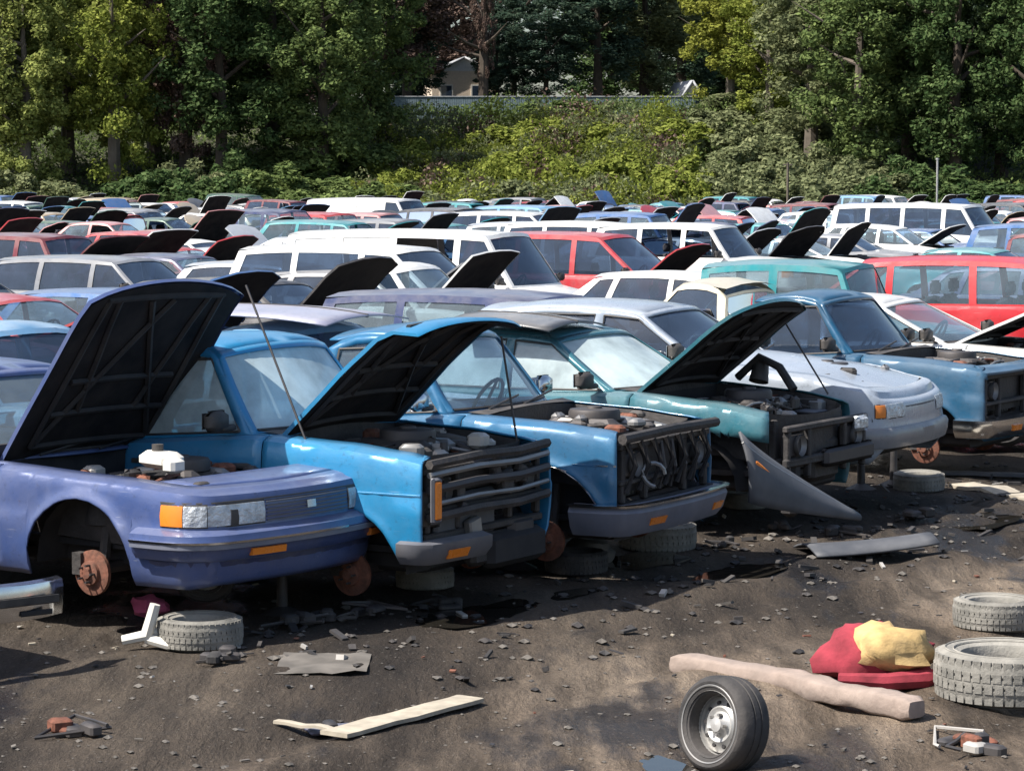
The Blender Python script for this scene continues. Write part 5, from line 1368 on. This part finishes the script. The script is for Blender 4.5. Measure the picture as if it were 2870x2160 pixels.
TREES = [
 (-40, 172, 17, 3.6, 'leaf_grey', 'grey-green tree cut off by the left edge', 1, 'bark'),
 (60, 170, 15.5, 3.0, 'leaf_light', 'tall yellow-green tree nearest the left edge, with pale stems', 2, 'bark_pale'),
 (150, 176, 18, 3.2, 'leaf_light', 'second tall yellow-green tree from the left edge', 3, 'bark_pale'),
 (250, 171, 17.5, 3.0, 'leaf_lime', 'brightest lime tree of the left grove', 4, 'bark_pale'),
 (335, 178, 18, 2.8, 'leaf_light', 'yellow-green tree at the right side of the left grove', 5, 'bark_pale'),
 (405, 174, 18, 2.4, 'leaf_brown', 'thin purplish bare-twigged tree between lime and dark green trees', 6, 'bark'),
 (480, 172, 17, 3.6, 'leaf_dark', 'dark green tree right of the thin bare-twigged tree', 7, 'bark'),
 (590, 178, 19, 4.0, 'leaf_dark', 'widest dark green tree left of the middle', 8, 'bark'),
 (700, 173, 16, 3.4, 'leaf_mid', 'mid green tree with low drooping sprays left of the middle', 9, 'bark'),
 (800, 182, 19, 3.6, 'leaf_mid', 'mid green tree close to the brownish tree', 10, 'bark'),
 (545, 190, 20, 4., 'leaf_mid', 'mid green tree half hidden behind the dark green trees', 11, 'bark'),
 (880, 205, 16, 3.6, 'leaf_brown', 'brownish twiggy tree left of the white house', 12, 'bark'),
 (1000, 222, 17, 4.6, 'leaf_brown', 'brownish tree hanging over the white house', 13, 'bark'),
 (900, 207, 9, 2.4, 'leaf_blue', 'low dark tree hiding the left part of the white house', 34, 'bark'),
 (1075, 207, 8, 1.9, 'leaf_blue', 'low dark tree hiding the right part of the white house', 35, 'bark'),
 (1110, 212, 11, 3.0, 'leaf_blue', 'dark blue-green tree right of the white house', 14, 'bark'),
 (1180, 206, 9.5, 2.8, 'leaf_blue', 'low dark blue-green tree under the patch of sky', 15, 'bark'),
 (1290, 208, 16.5, 4.2, 'leaf_blue', 'tall dark blue-green tree right of the patch of sky', 16, 'bark'),
 (1390, 212, 16, 4.2, 'leaf_grey', 'rounded grey-green tree above the long fence', 17, 'bark'),
 (1470, 220, 18, 3.8, 'leaf_blue', 'dark blue-green tree behind the yellow tree', 18, 'bark'),
 (1575, 196, 14.5, 3.1, 'leaf_yellow', 'bright yellow-green tree, the yellowest of all', 19, 'bark_pale'),
 (1660, 188, 13.0, 3.0, 'leaf_lime', 'olive-yellow tree just right of the yellowest tree', 20, 'bark_pale'),
 (1750, 182, 18, 3.8, 'leaf_grey', 'grey-green tree right of the olive-yellow tree', 21, 'bark_pale'),
 (1850, 176, 17, 3.6, 'leaf_mid', 'mid green leaning tree in the right grove', 22, 'bark_pale'),
 (1960, 180, 19, 4.0, 'leaf_dark', 'dark green tree behind the metal pole', 23, 'bark'),
 (2060, 174, 18, 3.6, 'leaf_dark', 'darkest tree of the right grove', 24, 'bark'),
 (2160, 178, 18, 3.4, 'leaf_blue', 'blue-green tree next to the orange-leaved branches', 25, 'bark'),
 (2235, 172, 17, 3.2, 'leaf_dark', 'dark tree cut off by the right edge', 27, 'bark'),
 (1700, 196, 20, 4.4, 'leaf_dark', 'dark tree behind the grey-green tree of the right grove', 28, 'bark'),
 (1900, 196, 21, 4.4, 'leaf_grey', 'tall grey-green tree at the back of the right grove', 29, 'bark'),
 (400, 196, 21, 4.6, 'leaf_mid', 'tall mid green tree at the back of the left grove', 30, 'bark'),
 (160, 196, 21, 4.6, 'leaf_dark', 'dark tree showing between the yellow-green trees of the left grove', 31, 'bark'),
 (1045, 203, 16, .9, 'leaf_brown', 'slim dark bare trunk standing before the white house', 32, 'bark'),
 (720, 204, 20, 4.4, 'leaf_dark', 'dark tree at the back between mid green trees', 33, 'bark'),
]
for (px, d, h, rx, kind, lab, sd, bk) in TREES:
    tree(px, d, h, rx, kind, lab, seed=sd, trunkmat=bk, cbase=.16 if d > 198 else .02, n=24000, leaf=.25)
# the wooded skyline far behind: individual tall trees
for i in range(24):
    px = -80+i*100
    if 1000 < px < 1270: continue
    d = 245+(i*37 % 5)*7
    tree(px, d, 17+(i*13 % 5), 5.6, ['leaf_dark', 'leaf_blue', 'leaf_brown' if 7 < i < 12 else 'leaf_dark'][i % 3], 'dark tree in the wood far behind the fence and house', seed=40+i, cbase=.03, n=24000, leaf=.32, group='wood far behind the house')
# shrubs on the slope
rs = random.Random(77)
ZN = []
def zone(px, py, d):
    if px > 850 and px < 1480 and 230 < py < 420: return ('leaf_lime', 'yellow-green bush on the sunlit middle of the slope')
    if 480 < px < 860: return ('leaf_mid', 'mid green bush on the slope left of the yellow-green bushes')
    if px <= 480: return ('leaf_dark' if rs.random() < .5 else 'leaf_grey', None)
    if px < 1900: return ('leaf_grey', 'grey-green bush on the slope right of the yellow-green bushes')
    return ('leaf_dark', 'dark bush at the foot of the right grove')
SHP = {}
def shrub(px, d, r, h, kind, label, group):
    x = PX(px, d); root = empty('shrub', (x, d, hz(x, d)-.15), rs.uniform(0, 6.2))
    k = (kind, rs.randrange(3))
    if k not in SHP: SHP[k] = crown_mesh(k, kind, 1.6, 1., 8000, .19, 100+k[1]*17+len(SHP), clumps=45).build('foliage', root, smooth=0); c = SHP[k]
    else: c = SHP[k].copy(); col.objects.link(c); c.parent = root
    c.scale = (r/1.6, r/1.6, h/2.)
    if 'stem' not in SHP: SHP['stem'] = trunk_mesh(1.6, .06, 5, 'bark', 5).build('stem', root)
    else:
        s = SHP['stem'].copy(); col.objects.link(s); s.parent = root
    return tag(root, label, 'bush', group)
for row, d in enumerate([161, 165.5, 170, 175, 180, 185, 190, 194.5]):
    n = 15; 
    for i in range(n):
        px = -60+2330*(i+(row % 2)*.5)/n+rs.uniform(-45, 45)
        x = PX(px, d); py = HOR+(CH-hz(x, d)-1.2)/d*F
        if row >= 2 and (px < 380 or px > 1950): continue
        if 900 < px < 1460 and row % 2: continue
        if row >= 4 and (px < 780 or px > 1720): continue
        if row >= 5 and 800 < px < 1500 and not (1130 < px < 1260): continue
        kind, lab = zone(px, py, d)
        if 1360 < px < 1540 and row <= 1: kind, lab = 'leaf_lime', 'low bright green bush at the slope foot right of the middle'
        if lab is None: lab = 'dark green bush at the foot of the left grove' if kind == 'leaf_dark' else 'grey-green bush at the foot of the left grove'
        if kind == 'leaf_lime' and rs.random() < .18 and row > 0: kind, lab = 'leaf_grey', 'dull grey bush among the yellow-green bushes of the slope'
        if 780 < px < 1500 and row >= 6: kind, lab = 'leaf_mid', 'mid green bush growing up against the long fence'
        shrub(px, d+rs.uniform(-1.5, 1.5), rs.uniform(2.3, 3.4), rs.uniform(1.7, 3.0) if row < 6 else rs.uniform(1.2, 1.8), kind, lab, lab.replace(' bush ', ' bushes ', 1))
# bits of pinkish dead brush
for px, d in ((1440, 166), (1330, 163), (960, 176)):
    x = PX(px, d); shrub(px, d, 1.6, 1.6, 'leaf_brown', 'dead brownish bush on the slope', 'dead brown bushes')
# undergrowth masses
def mass(name, n, mat, cond, hmax, sz, seed):
    rr = random.Random(seed); m = MB(); vs = []; fs = []
    while len(fs) < n:
        y = rr.uniform(157, 199); x = rr.uniform(-.2, .2)*y
        if not cond(1106+x/y*F, y): continue
        top = hmax*(.2+1.5*max(0, .5+noise.noise(Vector((x*.35, y*.35, seed)))))
        z = hz(x, y)+top*rr.random()**.6
        a = Vector((rr.gauss(0, 1), rr.gauss(0, 1), rr.gauss(0, 1))).normalized(); b = a.cross(Vector((rr.gauss(0, .5), .3, 1))).normalized(); s = rr.uniform(.5, 1.3)*sz; p = Vector((x, y, z)); o_ = len(vs); vs += [p-a*s*.6, p+b*s*.35, p+a*s*.6, p-b*s*.35]; fs.append((o_, o_+1, o_+2, o_+3))
    m.v = [tuple(v) for v in vs]; m.f = fs; m.mats = [mat]; m.m = [0]*len(fs); tag(m.build(name, smooth=0), kind='stuff')
edge = lambda px, y: 870-110*math.sin((y-157)/42*3.1) + 60*noise.noise(Vector((y*.2, 0, 0)))
mass('bramble', 60000, 'leaf_lime', lambda px, y: y < 186 and edge(px, y) < px < 1480+30*math.sin(y), 1.6, .24, 3)
mass('undergrowth', 9000, 'leaf_brown', lambda px, y: y < 187 and edge(px, y) < px < 1480 and noise.noise(Vector((px*.012, y*.15, 3))) > .05, 1.9, .24, 12)
mass('undergrowth', 45000, 'leaf_grey', lambda px, y: y < 186 and edge(px, y) < px < 1480+30*math.sin(y), 1.6, .24, 8)
mass('undergrowth', 70000, 'leaf_mid', lambda px, y: not (edge(px, y)-40 < px < 1500) or y > 188, 1.0 if True else 0, .24, 4)
# fence
d = 200.
root = empty('long_fence', (0, d, 0))
x0, x1 = PX(790, d), PX(1500, d); m = MB()
def fz(x): return hz(0, 200)+0.
top = HZ(211, d); zb = hz(0, d)-.6
m.box(((x0+x1)/2, 0, (top+zb)/2), (x1-x0, .06, top-zb), 'fence_blue'); 
n = int((x1-x0)/.16)
for i in range(n): m.box((x0+.08+i*.16, -.045, (top+zb)/2-.02), (.13, .025, top-zb), 'fence_blue')
m.build('fence_boards', root); m = MB(); m.box(((x0+x1)/2, -.03, top+.03), (x1-x0, .16, .06), 'house_roof'); m.build('top_rail', root)
for i in range(11):
    x = lerp(x0, x1, i/10); m = MB(); m.box((x, .10, (top+zb)/2), (.12, .12, top-zb+.1), 'fence_blue'); m.build('post', root)
tag(root, 'long blue-grey board fence along the top of the slope', 'fence')
# white house glimpsed between the trees
d = 212.
def house(px0, px1, pyt, pyb, d, label, warm=False):
    xa, xb = PX(px0, d), PX(px1, d); zt = HZ(pyt, d); ze = zt-1.0; zb = hz(0, 205)-.3; W_ = 6.
    root = empty('white_house', ((xa+xb)/2, d+W_/2, 0), R(8)); w = (xb-xa)
    m = MB(); m.box((0, 0, (ze+zb)/2), (w, W_, ze-zb), 'house_warm' if warm else 'house_wall')
    m.add([(-w/2, -W_/2, ze), (w/2, -W_/2, ze), (0, -W_/2, zt)], [(0, 1, 2)], 'house_wall'); m.add([(-w/2, W_/2, ze), (w/2, W_/2, ze), (0, W_/2, zt)], [(0, 2, 1)], 'house_wall'); m.build('wall', root)
    m = MB(); e = .35
    for s in (-1, 1): m.add([(s*(w/2+e), -W_/2-e, ze-.28*s*s), (0, -W_/2-e, zt+.05), (0, W_/2+e, zt+.05), (s*(w/2+e), W_/2+e, ze-.28)], [(0, 1, 2, 3)], 'house_roof')
    m.build('roof', root, solid=.14)
    for sx in (-.28, .2):
        f = MB(); f.box((sx*w, -W_/2-.03, (ze+zb)/2+.6), (1.0, .08, 1.1), 'white_plastic'); fo_ = f.build('window', root); f = MB(); f.box((sx*w, -W_/2-.075, (ze+zb)/2+.6), (.8, .02, .9), 'glass_dark'); f.build('pane', fo_)
    return tag(root, label, 'house')
house(922, 1062, 128, 215, 213, 'white house glimpsed between the brownish trees above the fence', True)
house(1465, 1496, 178, 215, 206, 'small white roofed shed at the right end of the fence')
# metal pole
x = PX(2022, 158.); m = MB(); m.tube([(0, 0, 0), (0, 0, HZ(345, 158.))], .06, 'rim_steel', 8); m.tube([(0, 0, HZ(345, 158.)-.02), (0, 0, HZ(345, 158.)+.08)], .10, 'rim_steel', 8)
o = m.build('metal_pole', loc=(x, 158., 0)); tag(o, 'thin grey metal pole before the right grove', 'pole')
x = PX(1700, 159.); m = MB(); m.tube([(0, 0, 0), (0, 0, HZ(352, 159.))], .07, 'bark_pale', 8); m.box((0, 0, HZ(356, 159.)), (.5, .08, .08), 'bark_pale')
o = m.build('wooden_post', loc=(x, 159., 0)); tag(o, 'thin greyish wooden post at the slope foot right of the bright green bush', 'post')
# ---------------------------------------------------------------- light, world, camera
SUN_EL, SUN_AZ = 52., 248.     # azimuth clockwise from +Y (view direction); 270 = from the left
w = bpy.data.worlds.new('World'); scene.world = w; w.use_nodes = True; nt = w.node_tree; nt.nodes.clear()
ow = nt.nodes.new('ShaderNodeOutputWorld'); bg = nt.nodes.new('ShaderNodeBackground'); sk = nt.nodes.new('ShaderNodeTexSky')
sk.sky_type = 'NISHITA'; sk.sun_disc = False; sk.sun_elevation = R(SUN_EL); sk.sun_rotation = R(SUN_AZ); sk.dust_density = 2.; bg.inputs[1].default_value = .10
lk(nt, sk.outputs[0], bg.inputs[0]); lk(nt, bg.outputs[0], ow.inputs[0])
ld = bpy.data.lights.new('Sun', 'SUN'); ld.energy = 5.; ld.angle = R(.5); ld.color = (1, .95, .87)
lo = bpy.data.objects.new('sun', ld); col.objects.link(lo)
dv = Vector((math.sin(R(SUN_AZ))*math.cos(R(SUN_EL)), math.cos(R(SUN_AZ))*math.cos(R(SUN_EL)), math.sin(R(SUN_EL))))
lo.rotation_euler = (-dv).to_track_quat('-Z', 'Y').to_euler(); lo.location = (0, 0, 40)
cd = bpy.data.cameras.new('Camera'); cam = bpy.data.objects.new('camera', cd); col.objects.link(cam); scene.camera = cam
cd.sensor_fit = 'HORIZONTAL'; cd.sensor_width = 36; cd.lens = 36*F/2212; cd.clip_end = 4000; cd.clip_start = .5
cam.location = (0, 0, CH); cam.rotation_euler = (math.pi/2-PITCH, 0, 0)
scene.view_settings.view_transform = 'Standard'; scene.view_settings.look = 'None'; scene.view_settings.exposure = .72; scene.view_settings.gamma = 1
scene.cycles.max_bounces = 8; scene.cycles.transparent_max_bounces = 12

def roof_sheet(px, py, z, mat, label, L_=1.1, W_=1.2, rz=.3, ry=0.):
    r = ray(px, py); t = (z-CH)/r.z; p = Vector((r.x*t, r.y*t, z)); m = MB(); P = []
    for i in range(9):
        P.append([((i/8-.5)*L_, (j/8-.5)*W_, .05*(1-(j/4-1)**2)-.06*(i/8)**3) for j in range(9)])
    m.grid(P, mat); m2 = MB()
    o = m.build('loose_hood', loc=p, rot=(0, ry, rz), solid=.012); m2.tube([P[i][4] for i in range(9)], .015, 'hood_brace', 5); m2.build('hood_brace', o)
    return tag(o, label, 'hood', 'loose hoods lying on car roofs')
roof_sheet(1140, 690, 1.58, 'paint_charcoal', 'dark loose hood resting across the roof of the sea green sedan', .9, 1.0, -.5)
roof_sheet(650, 675, 1.68, 'paint_lavender grey', 'grey-blue loose hood on the roof just behind the sky blue pickup', 1.2, 1.2, -.5)
